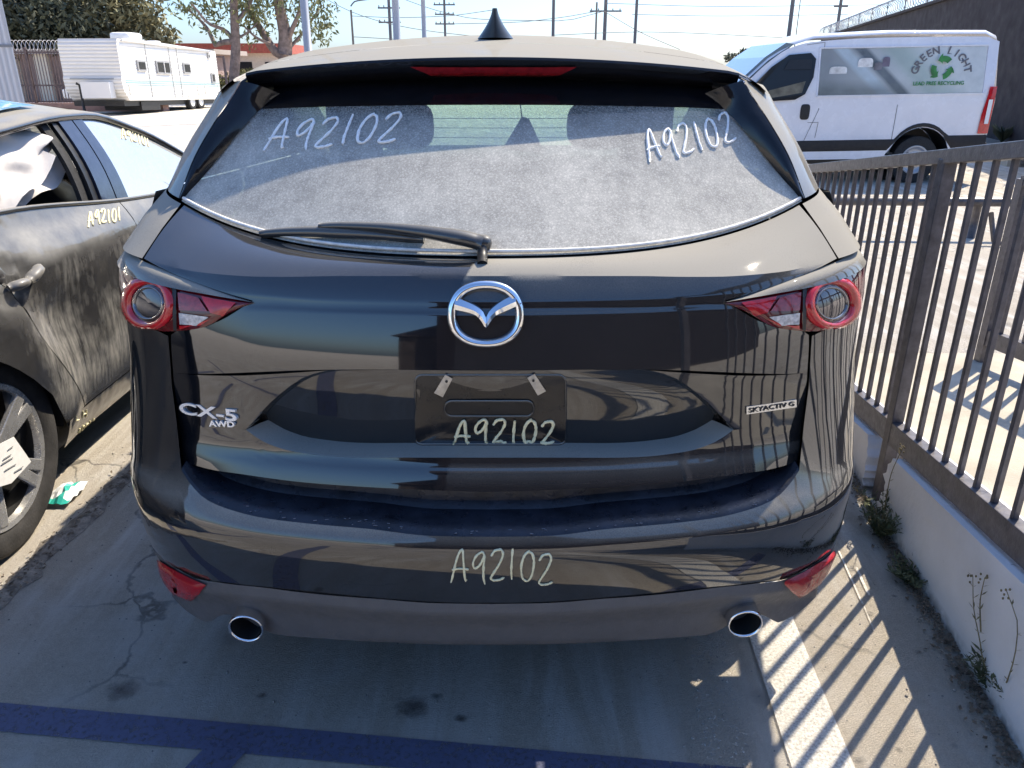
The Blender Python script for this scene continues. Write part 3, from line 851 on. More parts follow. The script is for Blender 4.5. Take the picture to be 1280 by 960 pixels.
bt = badge('SKYACTIV G', 935, 512.5, 991, 504, 6.5, BLACK, 'engine_badge_lettering', .01, depth=.0006, lift=.0048); bt.parent = pl

# ---- wiper
def on_glass(u, v, lift):
    h, n = hit(RW, u, v, 0); 
    if h is None: h, n = hit(TG, u, v, 0)
    return h - Vector(ray(u, v)).normalized() * lift * 1.3
wiper = None
arm = [(602, 304, .022, .017), (585, 299, .030, .017), (560, 294.5, .034, .015), (520, 288.5, .034, .012), (470, 283.5, .032, .0095), (430, 282, .028, .0085), (400, 282.5, .024, .007)]
ap = [on_glass(u, v, l) for u, v, l, r in arm]; ap = resample(ap, 24)
rads = pchip([0, .1, .25, .45, .65, .85, 1], [a[3] for a in arm])
mb = MB().tube(ap, [rads(i / 23) * 1.35 for i in range(24)], 12, flat=.75); mb.sup(on_glass(603, 304, .018), (.021, .018, .018), .8, 14, 8)
WIPER = paint('wiper_plastic', (.012, .012, .013), .45, .3, .9, .40, .03)
wiper = obj('wiper_arm', mb, WIPER, suv, smooth=True)
bl = [(326, 292, .008), (360, 290, .014), (400, 290, .016), (450, 292, .015), (500, 296, .012), (530, 299, .008)]
bp = resample([on_glass(u, v, l) for u, v, l in bl], 24)
obj('wiper_blade', MB().tube(bp, [.008 + .005 * math.sin(math.pi * i / 23) for i in range(24)], 8), WIPER, wiper, smooth=True)
ru = [p + Vector((0, .003, -.009)) for p in bp]
obj('wiper_rubber', MB().tube(ru, .003, 6), BLACK, wiper, smooth=True)
pc, _ = hit(TG, 603, 330, .0)
obj('wiper_pivot', MB().tube([on_glass(603, 306, .018), pc], .011, 10), BLACK, wiper, smooth=True)

# ---- bumper
B0 = px([(612, 671), (680, 670), (762, 661), (884, 649), (930, 639), (966, 625), (989, 603), (999, 588)], YB)
PB = px([(612, 755), (680, 754), (762, 748), (884, 736), (940, 730), (985, 723)], YB)
for r in (B0, PB): r[0].x = 0
NB = 29
ba = xz_patch([B0, PB], YB, NB, 12)
def corner_row(p, zend, extra=(.0,)):
    """continue a row from p round the corner to the car's side at height zend"""
    q0 = min(max((p.x - KX) / (WZ(p.z) - KX), 0), .97); row = []
    n = 12
    for i in range(n + 1):
        a0 = math.asin(q0); a = lerp(a0, math.pi / 2, i / n); z = lerp(p.z, zend, (i / n) ** .8); q = math.sin(a)
        X = KX + q * (WZ(z) - KX); row.append(Vector((X, YB(z) + KA * X * X + KL * (1 - math.cos(a)), z)))
    return row
cl = px([(1015, 420), (1013, 450), (1011, 483), (1005, 530), (1002, 560)], YB)
Cc_ = cl + [r[-1] for r in ba]
zends = [1.075, 1.0, .93, .82, .75] + [lerp(.69, .455, i / (len(ba) - 1)) for i in range(len(ba))]
bc = [corner_row(p, z) for p, z in zip(Cc_, zends)]
bumper, bp_mb = panel('bumper', [ba, bc], PAINT, out=(0, -1, 0), angle=40)
# ledge on top of the bumper
b0r = resample(B0, NB)
def ledge_pt(p, d, dz): return Vector((p.x * (1 - d * .15), p.y + d, p.z + dz))
lg = [b0r, [ledge_pt(p, .006, .006) for p in b0r], [ledge_pt(p, .03, .012) for p in b0r], [ledge_pt(p, .085, .016) for p in b0r], [ledge_pt(p, .10, .03) for p in b0r], [ledge_pt(p, .105, .10) for p in b0r]]
LEDGE = mat('scuffed_black_step', (.018, .020, .028), .32, var=.5, scale=18, bmp=.1, bscale=90)
panel('bumper_step', [lg], LEDGE, bumper, out=(0, -.2, 1))
# scuffs and chips on the edge of the step
rnd = random.Random(21); sc = MB()
for k in range(46):
    t = rnd.uniform(.02, .85); s = rnd.choice((-1, 1)); j = t * (NB - 1); a = b0r[int(j)].lerp(b0r[min(NB - 1, int(j) + 1)], j % 1)
    a = Vector((s * a.x + CX, a.y + rnd.uniform(-.001, .018), a.z + .0075)); a.z += .012 * smooth(.006, .03, a.y - b0r[int(j)].y) * .5
    l = rnd.uniform(.002, .009); sc.bar(a, a + Vector((l, rnd.uniform(-.002, .002), 0)), rnd.uniform(.0008, .0025), .0010)
obj('paint_chips', sc, mat('bare_scuff', (.16, .17, .20), .6), bumper, kind='stuff')
# lower valance
VB = px([(612, 806), (680, 805.3), (762, 802), (843, 797), (885, 793), (906, 784), (922, 774), (945, 768), (960, 771), (974, 778), (1000, 764), (1020, 746), (1034, 728)], lambda z: YB(z) + .01)
V1 = px([(612, 768), (680, 767), (762, 762), (843, 754), (884, 749), (940, 744), (985, 737), (1003, 731)], YB, -.013)
V0 = px([(612, 755), (680, 754), (762, 748), (884, 736), (940, 730), (985, 723), (1010, 711)], YB, -.002)
V2 = px([(612, 782), (680, 781), (762, 777), (843, 770), (892, 764), (940, 757), (990, 748), (1015, 738)], YB, .002)
for r in (VB, V0, V1, V2): r[0].x = 0
vr = [resample(r, 40) for r in (V0, V1, V2, VB)]
vrows = []
for i in range(3):
    for s in range(4): vrows.append([vr[i][j].lerp(vr[i + 1][j], s / 4) for j in range(40)])
vrows.append(vr[3]); under = [p + Vector((0, .05, .004)) for p in vr[3]]
vrows += [[p + Vector((0, .006, -.004)) for p in vr[3]], under]
vc = [corner_row(r[-1], z) for r, z in zip((V0, V1, V2, VB), (.455, .42, .39, .335))]
vc2 = []
for i in range(3):
    for s in range(4): vc2.append([a.lerp(b, s / 4) for a, b in zip(vc[i], vc[i + 1])])
vc2.append(vc[3])
val, val_mb = panel('lower_valance', [vrows, vc2], VALANCE, bumper, out=(0, -1, 0), angle=40)
BALL = MB(); BALL.merge(bp_mb); BALL.merge(val_mb); BT = bvh(BALL)
# parking-sensor style seams and reflectors
for L in ([(197, 697), (215, 708), (238, 720), (260, 730), (251, 741), (241, 750), (220, 741), (203, 724)], [(1046, 682), (1030, 697), (1003, 713), (975, 726), (984, 735), (997, 746), (1020, 731), (1041, 703)]):
    L2 = []
    for i in range(len(L)):
        a, b = L[i], L[(i + 1) % len(L)]
        L2 += [(lerp(a[0], b[0], k / 3), lerp(a[1], b[1], k / 3)) for k in range(3)]
    cu = sum(p[0] for p in L) / 8; cv = sum(p[1] for p in L) / 8; rows = []
    for k in range(6):
        t = max(.03, k / 5); row = []
        for p in L2:
            h = None; tt = t * .985
            while h is None and tt > 0: h, _ = hit(BT, lerp(cu, p[0], tt), lerp(cv, p[1], tt), .016 - .011 * t ** 8); tt -= .02
            row.append(h)
        rows.append(row)
    if all(p is not None for r in rows for p in r): obj('reflector', MB().grid(rows, close=True), REFLM, bumper, smooth=True, out=(0, -1, 0))
    else: print('REFLECTOR MISS', L[0], [[p is None for p in r].count(True) for r in rows])
write(BT, 'A92102', (564, 724), (23, .7), (2, -38), .0027, YCHALK, bumper, 1.0, seed=9)
# exhaust tips
for u, v in ((307, 787), (932, 781)):
    c = at_y(u, v, 1.515); ax = Vector((0, -1, -.10)).normalized()
    tip = obj('exhaust_tip', MB().lathe([(.036, -.30), (.041, -.10), (.0425, -.004), (.0415, 0), (.0385, 0), (.037, -.006), (.036, -.2)], c, ax, 32), CHROME, suv, smooth=True)
    obj('exhaust_bore', MB().lathe([(.0355, -.004), (.0355, -.18), (.001, -.18)], c, ax, 24), mat('soot', (.008, .008, .008), .9), tip, smooth=True)
    obj('exhaust_pipe', MB().tube([c - ax * .28, c - ax * .6 + Vector((0, .1, .0))], .035, 12), BLACK, tip, smooth=True)

# ---- tail lamps (left lamp mirrors the right)
LT = px([(907, 378), (940, 372), (975, 365), (1016, 357), (1050, 348)], YB, -.006); LB = px([(907, 378.5), (937, 392), (965, 408), (1002, 414), (1025, 414)], YB, -.006)
def lamp_side(q, z, off=-.006):
    X = KX + q * (WZ(z) - KX); return Vector((X, Fs(X, z, YB) + off, z))
LT += [lamp_side(.93, 1.160), lamp_side(.985, 1.163), Vector((WZ(1.16) + .004, Yend(1.16) + .05, 1.165))]
LB += [lamp_side(.90, 1.045), lamp_side(.975, 1.06), Vector((WZ(1.1) + .004, Yend(1.1) + .03, 1.075))]
lt, lb = resample(LT, 30), resample(LB, 30)
lrows = []
for i in range(9):
    t = i / 8; row = []
    for j in range(30):
        p = lt[j].lerp(lb[j], t); X = min(p.x, WZ(p.z) - .0005)
        Y = (Fs(X, p.z, YB) if j < 27 else p.y) - .007 * math.sin(math.pi * min(1, max(0, t)))**.5 if j < 27 else p.y
        row.append(Vector((p.x, Y - (.004 if j < 27 else 0), p.z)))
    lrows.append(row)
lamps = side_pair('tail_lamp', lrows, DARKRED, (suv, suv))
STRIPM = PAINT
LAMPR = MB().grid(lrows); LAMPR.v = [Vector((p.x + CX, p.y, p.z)) for p in LAMPR.v]; LR = bvh(LAMPR)
def lamp_part(name, fn_rows, m, sub_i):
    for s in (1, -1):
        mb = fn_rows()
        if s < 0: mb.v = [Vector((2 * CX - p.x, p.y, p.z)) for p in mb.v]
        obj(name, mb, m, lamps[0 if s > 0 else 1][0], smooth=True, out='auto')
def ring_pts(cu, cv, ru, rv, lift, n=40):
    P = []
    for k in range(n):
        t = 2 * math.pi * k / n; h, nn = hit(LR, min(cu + ru * math.cos(t), 1074), cv + rv * math.sin(t), lift)
        if h is None: h = P[-1] + Vector((0, .004, .001))
        P.append(h)
    return P
def lamp_ring():
    rows = []
    for (ru, rv, l) in ((35, 34, .001), (34.5, 33.5, .008), (31, 30, .012), (27, 26.5, .012), (24, 24, .008), (23, 23, .002)):
        rows.append(ring_pts(1039, 379, ru, rv, l))
    mb = MB(); mb.grid([list(r) for r in rows], close=True); return mb
def lamp_disc():
    rows = [ring_pts(1037.5, 379, 23.5 * k, 23.5 * k, .002 + .003 * math.sqrt(1 - min(1, k) ** 2)) for k in (1.0, .93, .8, .6, .4, .2, .02)]
    return MB().grid(rows, close=True)
def quadpatch(P, lift, n=6):
    a, b, c, d = P; rows = []
    for i in range(n + 1):
        t = i / n; row = []
        for j in range(n + 1):
            s = j / n
            u = lerp(lerp(a[0], b[0], s), lerp(d[0], c[0], s), t); v = lerp(lerp(a[1], b[1], s), lerp(d[1], c[1], s), t)
            h, _ = hit(LR, u, v, lift); row.append(h)
        rows.append(row)
    return MB().grid(rows)
lamp_part('lamp_ring', lamp_ring, REDLENS, 0)
lamp_part('lamp_inner_bezel', lambda: MB().grid([ring_pts(1037.5, 379, r_, r_, l_) for r_, l_ in ((20.5, .003), (20, .0075), (18.5, .0075), (18, .003))], close=True), mat('bezel_grey', (.25, .24, .24), .15, .8), 0)
lamp_part('lamp_disc', lamp_disc, SMOKE, 0)
lamp_part('upper_lens', lambda: quadpatch([(962, 389), (974, 372), (1000, 366), (998, 388)], .004), PINKLENS, 0)
lamp_part('inner_lens', lambda: quadpatch([(926, 379), (970, 371), (958, 391), (944, 394)], .004), REDLENS, 0)
lamp_part('reversing_lens', lambda: quadpatch([(960, 396), (998, 391), (997, 405), (976, 406)], .005), CLEARLENS, 0)
lamp_part('lower_lens', lambda: quadpatch([(957, 398), (972, 406), (998, 407), (998, 411)], .004), REDLENS, 0)
lamp_part('lamp_divider', lambda: quadpatch([(1001, 362), (1006, 361), (1005, 412), (1001, 412)], .006), BLACK, 0)
# painted ledge above each lamp
SA = px([(908, 377), (964, 357.5), (1012, 339), (1050, 325)], YB, .004) + [Vector((WZ(1.2) + .002, Yend(1.2) + .02, 1.2))]
sa = resample(SA, 24); sb = [p + Vector((0, -.004, .002)) for p in resample(LT, 24)]
strows = []
for i in range(6):
    t = i / 5; strows.append([a.lerp(b, t) + Vector((0, -.010 * math.sin(math.pi * t * .6) * smooth(0, .3, j / 23), .006 * math.sin(math.pi * t) * smooth(0, .3, j / 23))) for j, (a, b) in enumerate(zip(sa, sb))])
side_pair('lamp_ledge', strows, PAINT, (suv, suv), out=(.2, -1, .6))

# ---- quarter panels, body sides
S_ = px([(1050, 324), (1027, 286), (1001, 250)], YB, .0)
S_ = [band[-1][-1] + Vector((.005, .001, 0)), band[4][-1] + Vector((.005, .001, 0)), band[0][-1] + Vector((.009, .003, .003))]
ends = [Vector((WZ(1.2) + .002, Yend(1.2) + .02, 1.2)), Vector((.915, 2.10, 1.262)), Vector((.865, 2.16, 1.325))]
qrows = []
for i in range(9):
    t = i / 8 * 2; k = min(1, int(t)); a = S_[k].lerp(S_[k + 1], t - k); b = ends[k].lerp(ends[k + 1], t - k); row = []
    for j in range(12):
        s = j / 11; p = a.lerp(b, s); bul = math.sin(math.pi * s); row.append(p + Vector((.022 * bul, -.022 * bul, .002 * bul)))
    qrows.append(row)
side_pair('rear_quarter_top', qrows, PAINT, (suv, suv), out=(1, -.6, .4))
AX = (2.36, 5.14); WR = .365
def sill(y):
    z = .30
    for c in AX:
        if abs(y - c) < .44: z = max(z, .33 + math.sqrt(.44 ** 2 - (y - c) ** 2))
    return z
BW = table([(.28, .87), (.4, .925), (.6, .938), (.85, .942), (1.05, .940), (1.15, .930), (1.22, .912), (1.33, .868)])
def belt(y): return 1.31 - .035 * (y - 2.1) if y < 4.6 else 1.22 - .20 * (y - 4.6)
stn = [1.99, 2.05, 2.12, 2.2, 2.28, 2.36, 2.44, 2.52, 2.6, 2.7, 2.79, 2.81, 2.95, 3.2, 3.5, 3.8, 4.1, 4.4, 4.6, 4.69, 4.71, 4.8, 4.9, 5.0, 5.07, 5.14, 5.21, 5.28, 5.4, 5.5, 5.57, 5.6, 5.75, 5.88]
nz = 16; cols = []
z0c = [lerp(.335, 1.30, k / nz) for k in range(nz + 1)]
cols.append([Vector((WZ(z) if z < 1.2 else lerp(WZ(1.2), .868, (z - 1.2) / .1), (Yend(z) if z < 1.2 else lerp(Yend(1.2) + .02, 2.14, (z - 1.2) / .1)), z)) for z in z0c])
for y in stn[1:]:
    zb, zt = sill(y), belt(y); nose = smooth(5.2, 6.0, y)
    cols.append([Vector((BW(lerp(zb, zt, k / nz)) - .20 * nose ** 2, y, lerp(zb, zt, k / nz))) for k in range(nz + 1)])
side_pair('body_side', cols, PAINT, (suv, suv), out=(1, 0, 0))
# wheel arch cladding
for c in AX:
    rows = []
    for k in range(21):
        a = math.pi * k / 20; rows.append([Vector((x, c - r * math.cos(a), .33 + r * math.sin(a) * 1.0)) for x, r in ((.80, .425), (.95, .425), (.958, .44), (.952, .475), (.935, .485))])
    side_pair('arch_cladding', rows, VALANCE, (suv, suv), out=(1, 0, 0))
# greenhouse
ZC = table([(1.9, 1.61), (2.0, 1.625), (2.2, 1.655), (2.4, 1.678), (2.8, 1.709), (3.2, 1.725), (3.6, 1.722), (4.0, 1.70), (4.3, 1.665)])
def roof_z(X, y):
    X = abs(X); return ZC(y) - .042 * (X / .6) ** 2 - (3.0 * (X - .6) ** 2 if X > .6 else 0)
def trail(X): return 2.05 + .20 * X * X
XE = .72
O_ = [Vector((.776, 1.955, 1.308)), Vector((.738, 1.995, 1.402)), Vector((.692, 2.045, 1.485)), Vector((.655, 2.09, 1.545)), Vector((.635, 2.105, 1.578))]
I_ = [Vector((.768, 1.957, 1.303)), Vector((.69, 2.012, 1.395)), Vector((.628, 2.062, 1.4725)), Vector((.578, 2.105, 1.525)), Vector((.54, 2.10, 1.548))]
o2, i2 = resample(O_, 16), resample(I_, 16)
pr = [[a.lerp(b, s / 4) + Vector((0, -.010 * math.sin(math.pi * s / 4), .004 * math.sin(math.pi * s / 4))) for s in range(5)] for a, b in zip(i2, o2)]
side_pair('pillar_trim', pr, TRIM, (suv, suv), out=(.3, -1, .5))
railp = [Vector((.868, 2.14, 1.325)), Vector((.83, 2.22, 1.42)), Vector((.785, 2.30, 1.51)), Vector((.745, 2.34, 1.57)), Vector((XE, 2.36, roof_z(XE, 2.36)))]
r2 = resample(railp, 16)
pr = []
for a, b in zip([p + Vector((.004, .004, 0)) for p in o2], r2):
    pr.append([a.lerp(b, s / 5) + Vector((.014 * math.sin(math.pi * s / 5), -.012 * math.sin(math.pi * s / 5), 0)) for s in range(6)])
side_pair('rear_pillar', pr, PAINT, (suv, suv), out=(1, -.6, .5))
gl_rows = []
for k in range(17):
    y = lerp(2.36, 4.35, k / 16); b = Vector((.868, y - .18 + .02 * k, belt(y) + .012)); t = Vector((XE - .005, y, roof_z(XE, min(y, 4.25)) - .012))
    gl_rows.append([b.lerp(t, s / 6) + Vector((.02 * math.sin(math.pi * s / 6), 0, 0)) for s in range(7)])
side_pair('side_window', gl_rows, SIDEGLASS, (suv, suv), out=(1, 0, .3))
for y in (3.42, 2.75):
    b = Vector((.885, y, belt(y))); t = Vector((.735, y + .12, roof_z(XE, y) - .01))
    for s in (1, -1):
        a_, b_ = Vector((s * b.x + CX, b.y, b.z)), Vector((s * t.x + CX, t.y, t.z)); m_ = a_.lerp(b_, .5) + Vector((s * .018, 0, 0))
        obj('door_pillar', MB().bar(a_, m_, .012, .07, up=(0, 1, 0)).bar(m_, b_, .012, .07, up=(0, 1, 0)), TRIM, suv)
# roof and spoiler
def roof_rows(y0, y1, n, gap=0.0):
    rows = []
    for i in range(n + 1):
        row = []
        for j in range(25):
            X = XE * j / 24; ya = y0(X); yb = y1(X); y = lerp(ya, yb, i / n); row.append(Vector((X, y, roof_z(X, y))))
        rows.append(row)
    return rows
seam = lambda X: 2.36 - .10 * (X / .72) ** 2
panel('roof', [roof_rows(lambda X: seam(X) + .004, lambda X: 4.28 - .25 * X * X, 24)], PAINT, out=(0, 0, 1))
sp_top = roof_rows(trail, lambda X: seam(X) - .003, 12)
for j, p in enumerate(sp_top[0]): pass
sp_edge = [Vector(p) for p in sp_top[0]]
def droop(p, a, b): return Vector((p.x * (1 - .00), p.y + a, p.z + b))
SPN = [j for j in range(25) if sp_edge[j].x <= .655]
sface = [[sp_edge[j] for j in SPN], [droop(sp_edge[j], -.004, -.006) for j in SPN], [droop(sp_edge[j], .004, -.018) for j in SPN], [droop(sp_edge[j], .020, -.032) for j in SPN], [droop(sp_edge[j], .10, -.055) for j in SPN], [droop(sp_edge[j], .20, -.05) for j in SPN]]
spoiler, sp_mb = panel('spoiler', [sp_top], PAINT, out=(0, 0, 1), angle=60)
_, spf = panel('spoiler_face', [sface], TRIM, spoiler, out=(0, -1, 0), angle=50)
ST = bvh(spf)
P = [(511, 82), (722, 82), (716, 87), (700, 93), (536, 93), (519, 88)]
rows = []
for i in range(4):
    t = i / 3; row = []
    for k in range(25):
        s = k / 24; ul = lerp(513, 540, t); ur = lerp(721, 698, t); vv = lerp(82.5, 93, t)
        h, _ = hit(ST, lerp(ul, ur, s), vv, .004); row.append(h if h is not None else at_y(lerp(ul, ur, s), vv, 2.0))
    rows.append(row)
obj('high_brake_lamp', MB().grid(rows), mat('brake_lamp_red', (.22, .01, .015), .12, coat=.5, var=.3, scale=60), spoiler, smooth=True, out=(0, -1, 0))
# shark-fin aerial
fin = []
for i in range(11):
    t = i / 10; z = roof_z(0, 2.60) - .004 + .078 * t; yc = lerp(2.56, 2.50, t) ; half_w = .044 * (1 - t) ** 1.6 + .011 * (1 - t * .35); ln = lerp(.10, .012, t ** .8)
    yb = lerp(2.47, 2.475, t)
    fin.append([Vector((CX + half_w * math.cos(a) * abs(math.cos(a)) ** .2, yb + ln + ln * math.sin(a), z)) for a in [2 * math.pi * k / 20 for k in range(20)]])
mb = MB().grid(fin, close=True); mb.poly(fin[-1]); obj('aerial_fin', mb, mat('fin_black', (.016, .016, .018), .35), suv, smooth=True, out='auto')
# windscreen, bonnet, front end
ws = []
for i in range(9):
    t = i / 8; row = []
    for j in range(21):
        s = j / 20 * 2 - 1; X = s * lerp(.86, .66, t); y = lerp(5.02, 4.28, t) - .22 * s * s; z = lerp(1.14, 1.655, t) - .02 * s * s + .03 * math.sin(math.pi * t)
        row.append(Vector((X + CX, y, z)))
    ws.append(row)
obj('windscreen', MB().grid(ws), CABGLASS, suv, smooth=True)
hd = []
for i in range(13):
    t = i / 12; row = []
    for j in range(21):
        s = j / 20 * 2 - 1; y = lerp(5.0, 6.02, t) - .22 * s * s * (1 - t) - .30 * t * s * s; X = s * lerp(.87, .74, t); z = lerp(1.14, .88, t ** 1.6) - .05 * s * s
        row.append(Vector((X + CX, y, z)))
    hd.append(row)
for i in range(1, 6):
    t = i / 5; hd.append([Vector((p.x, p.y + .06 * math.sin(math.pi * t) - .0, lerp(p.z, .26, t))) for p in hd[12]])
obj('bonnet_and_nose', MB().grid(hd), PAINT, suv, smooth=True, out='auto')
for s in (1, -1):
    aa, bb = Vector((CX + s * .86, 4.80, 1.14)), Vector((CX + s * .70, 4.10, 1.63))
    obj('windscreen_pillar', MB().bar(aa, bb, .05, .07), PAINT, suv, bevel=.01)
    mbm = MB(); mbm.sup((CX + s * 1.04, 4.55, 1.17), (.11, .06, .085), .6)
    mm = obj('door_mirror', mbm, PAINT, suv, smooth=True); obj('mirror_arm', MB().bar((CX + s * .9, 4.58, 1.12), (CX + s * 1.0, 4.56, 1.13), .06, .04), BLACK, mm)
# floor pan and cabin
obj('floor_pan', MB().box(CX - .80, CX + .80, 1.95, 5.6, .27, .36), BLACK, suv)
cab = MB(); cab.box(CX - .84, CX + .84, 1.75, 5.0, .5, .52)
obj('cabin_floor', cab, INNER, suv)
hl = [[Vector((p.x + CX, p.y, p.z - .03)) for p in r] for r in roof_rows(lambda X: 2.25 + .1 * X * X, lambda X: 4.25 - .25 * X * X, 6)]
mb = MB().grid(hl); mb.mirror(CX); obj('headlining', mb, mat('headlining', (.16, .16, .16), .9), suv, smooth=True)
obj('parcel_cover', MB().box(CX - .70, CX + .70, 1.74, 2.30, 1.02, 1.04), INNER, suv)
db = MB(); db.sup((CX, 4.70, 1.02), (.82, .30, .17), .4); obj('dashboard', db, INNER, suv, smooth=True)
SEAT = mat('seat_black', (.022, .023, .028), .7, var=.2)
for x in (-.42, .42):
    st = obj('front_seat', MB().sup((CX + x, 3.62, .86), (.24, .09, .33), .5, rot=Matrix.Rotation(math.radians(-8), 3, 'X')).sup((CX + x, 3.9, .62), (.24, .28, .10), .5), SEAT, suv, smooth=True)
    obj('headrest', MB().sup((CX + x, 3.50, 1.385), (.135, .05, .10), .62), SEAT, st, smooth=True)
rs = obj('rear_seat', MB().sup((CX, 2.62, .86), (.66, .10, .30), .35, rot=Matrix.Rotation(math.radians(-12), 3, 'X')), SEAT, suv, smooth=True)
for x in (-.44, 0, .44):
    obj('headrest', MB().sup((CX + x, 2.52, 1.16 if x else 1.10), (.12, .045, .055), .6), SEAT, rs, smooth=True)
for s in (1, -1): obj('cabin_pillar', MB().box(CX + s * .61 - .11, CX + s * .61 + .11, 3.36, 3.46, .7, 1.63), INNER, suv, bevel=.03)
mr = MB(); mr.sup((CX + .05, 4.18, 1.475), (.115, .02, .033), .6); mir = obj('rear_view_mirror', mr, BLACK, suv, smooth=True)
tag = MB(); tc = Vector((CX + .10, 4.12, 1.33)); tag.prism([tc + Vector((x, 0, z)) for x, z in ((-.10, -.10), (.0, .06), (.035, .05), (.12, -.12))], (0, .004, 0))
obj('hanging_tag', tag, mat('tag_blue', (.06, .09, .16), .7), mir); obj('tag_string', MB().tube([tc + Vector((0, 0, .05)), (CX + .09, 4.16, 1.47)], .003, 5), BLACK, mir)
# heater wires in the rear window
for k in range(11):
    t = .18 + .062 * k; hw = MB(); P = [gpt(s_ / 20 * .93, t, -.0015) for s_ in range(21)]; P = [Vector((-p.x, p.y, p.z)) for p in reversed(P[1:])] + P
    hw.tube([Vector((p.x + CX, p.y, p.z)) for p in P], .0007, 4); obj('heater_wire', hw, mat('heater_wire', (.10, .06, .05), .6), rear_window)
# chalk on the rear window
write(RW, 'A92102', (331, 186), (28, -1.2), (14, -37), .0036, CHALK, rear_window, 1.06, seed=12)
write(RW, 'A92102', (812, 203), (19, -4.5), (-10, -36), .0034, CHALK, rear_window, 1.05, seed=15)
# wheels
def wheel(cx, y, z, r, w, side, parent, m_rim, spokes=5, rim_r=.70, name='wheel', spoke_w=.055, m_tyre=None):
    ax = (side, 0, 0); c = Vector((cx, y, z))
    ty = MB().lathe([(r * rim_r, -w), (r * .93, -w), (r * .985, -w * .9), (r, -w * .72), (r, -w * .2), (r * .985, -.012), (r * .94, 0), (r * rim_r, -.006), (r * rim_r - .012, -.02)], c, ax, 56)
    wh = obj(name, ty, m_tyre or RUBBER, parent, smooth=True, angle=50)
    rm = MB().lathe([(r * rim_r - .002, -.012), (r * rim_r - .008, -.004), (r * rim_r - .026, -.008), (r * rim_r - .032, -.03)], c, ax, 48)
    rim = obj('rim', rm, m_rim, wh, smooth=True, angle=40)
    obj('wheel_barrel', MB().lathe([(r * rim_r - .032, -.03), (r * rim_r - .05, -w * .9), (.05, -w * .9)], c, ax, 40), BLACK, wh, smooth=True)
    obj('brake_disc', MB().lathe([(.04, -w * .55), (r * .48, -w * .55), (r * .48, -w * .62)], c, ax, 32), mat('rusty_disc', (.10, .08, .07), .5, .5, var=.3), wh, smooth=True)
    for k in range(spokes):
        a = 2 * math.pi * k / spokes + .55
        for dd in (-.13, .13):
            p0 = c + Vector((side * -.03, .05 * math.cos(a), .05 * math.sin(a))); p1 = c + Vector((side * -.014, (r * rim_r - .022) * math.cos(a + dd), (r * rim_r - .022) * math.sin(a + dd)))
            obj('spoke', MB().bar(p0, p1, spoke_w, .022, up=(side, 0, 0)), m_rim, wh, bevel=.004)
    obj('hub_cap', MB().lathe([(.06, -.04), (.055, -.016), (.03, -.010), (.0005, -.008)], c, ax, 24), m_rim, wh, smooth=True)
    return wh
ALLOY = mat('alloy_grey', (.30, .30, .31), .3, .85, var=.1)
for c in AX:
    for s in (1, -1): wheel(CX + s * .915, c, WR, WR, .22, s, suv, ALLOY)
# ------------------------------------------------------------------ the crashed black sedan on the left
SX = -2.65
sedan = empty('sedan', (SX, 3.6, 0), 'crashed black sedan with a scraped dented side and white airbags in its window', 'car')
def scraped():
    m, nt, p, o = nodes_of('scraped_black_paint')
    g = N(nt, 'NewGeometry'); mp = N(nt, 'Mapping'); mp.inputs['Scale'].default_value = (1, 4, .7); nt.links.new(g.outputs['Position'], mp.inputs['Vector'])
    mp.inputs['Rotation'].default_value = (math.radians(18), 0, 0)
    sc = noise(nt, 9, 7, .7, mp.outputs[0])
    z = N(nt, 'SeparateXYZ'); nt.links.new(g.outputs['Position'], z.inputs[0])
    reg = mth(nt, 'MULTIPLY', rng(nt, z.outputs[2], .30, .45), rng(nt, z.outputs[2], .98, .86))
    ry = mth(nt, 'MULTIPLY', rng(nt, z.outputs[1], 2.55, 2.75), rng(nt, z.outputs[1], 3.9, 3.3))
    bl = rng(nt, noise(nt, 2.2, 5, .6), .35, .62)
    f = mth(nt, 'MULTIPLY', mth(nt, 'MULTIPLY', reg, ry), mth(nt, 'MULTIPLY', rng(nt, sc, .30, .80), bl))
    f = mth(nt, 'MINIMUM', mth(nt, 'MULTIPLY', f, 1.5), .7)
    p.inputs['Base Color'].default_value = (.010, .010, .013, 1); p.inputs['IOR'].default_value = 1.5
    p.inputs['Coat Weight'].default_value = .6; p.inputs['Coat IOR'].default_value = 1.6
    nt.links.new(rng(nt, noise(nt, 14, 5), .3, .7, .04, .18), p.inputs['Roughness'])
    sp = N(nt, 'SeparateXYZ'); nt.links.new(g.outputs['Normal'], sp.inputs[0])
    up = mth(nt, 'MULTIPLY', rng(nt, sp.outputs[2], .05, .8, .08, .95), rng(nt, noise(nt, 4, 6, .65), .3, .65, .35, 1.1))
    f2 = mth(nt, 'MAXIMUM', f, up)
    df = N(nt, 'BsdfDiffuse'); nt.links.new(mixc(nt, f, (.42, .41, .38), (.40, .37, .33)), df.inputs['Color'])
    mx = N(nt, 'MixShader'); nt.links.new(f2, mx.inputs[0]); nt.links.new(p.outputs[0], mx.inputs[1]); nt.links.new(df.outputs[0], mx.inputs[2])
    nt.links.new(bump(nt, noise(nt, 3.5, 3), .35, .05), p.inputs['Normal'])
    nt.links.new(mx.outputs[0], o.inputs['Surface']); return m
SPAINT = scraped()
SROOF = paint('sedan_dusty_paint', (.010, .010, .013), .08, .3, .8, .92, .05)
SGLASS = glass('dusty_side_glass', (.5, .55, .55), .50, .08, dcol=(.50, .50, .48))
SIDEX = table([(.18, -1.83), (.25, -1.795), (.35, -1.768), (.5, -1.752), (.70, -1.748), (.86, -1.745), (.93, -1.752), (1.0, -1.785), (1.06, -1.825), (1.16, -1.86)])
def sbelt(y): return table([(1.2, 1.10), (1.9, 1.135), (2.745, 1.128), (3.685, 1.041), (4.9, .965), (5.3, .93)])(y)
rndS = random.Random(5)
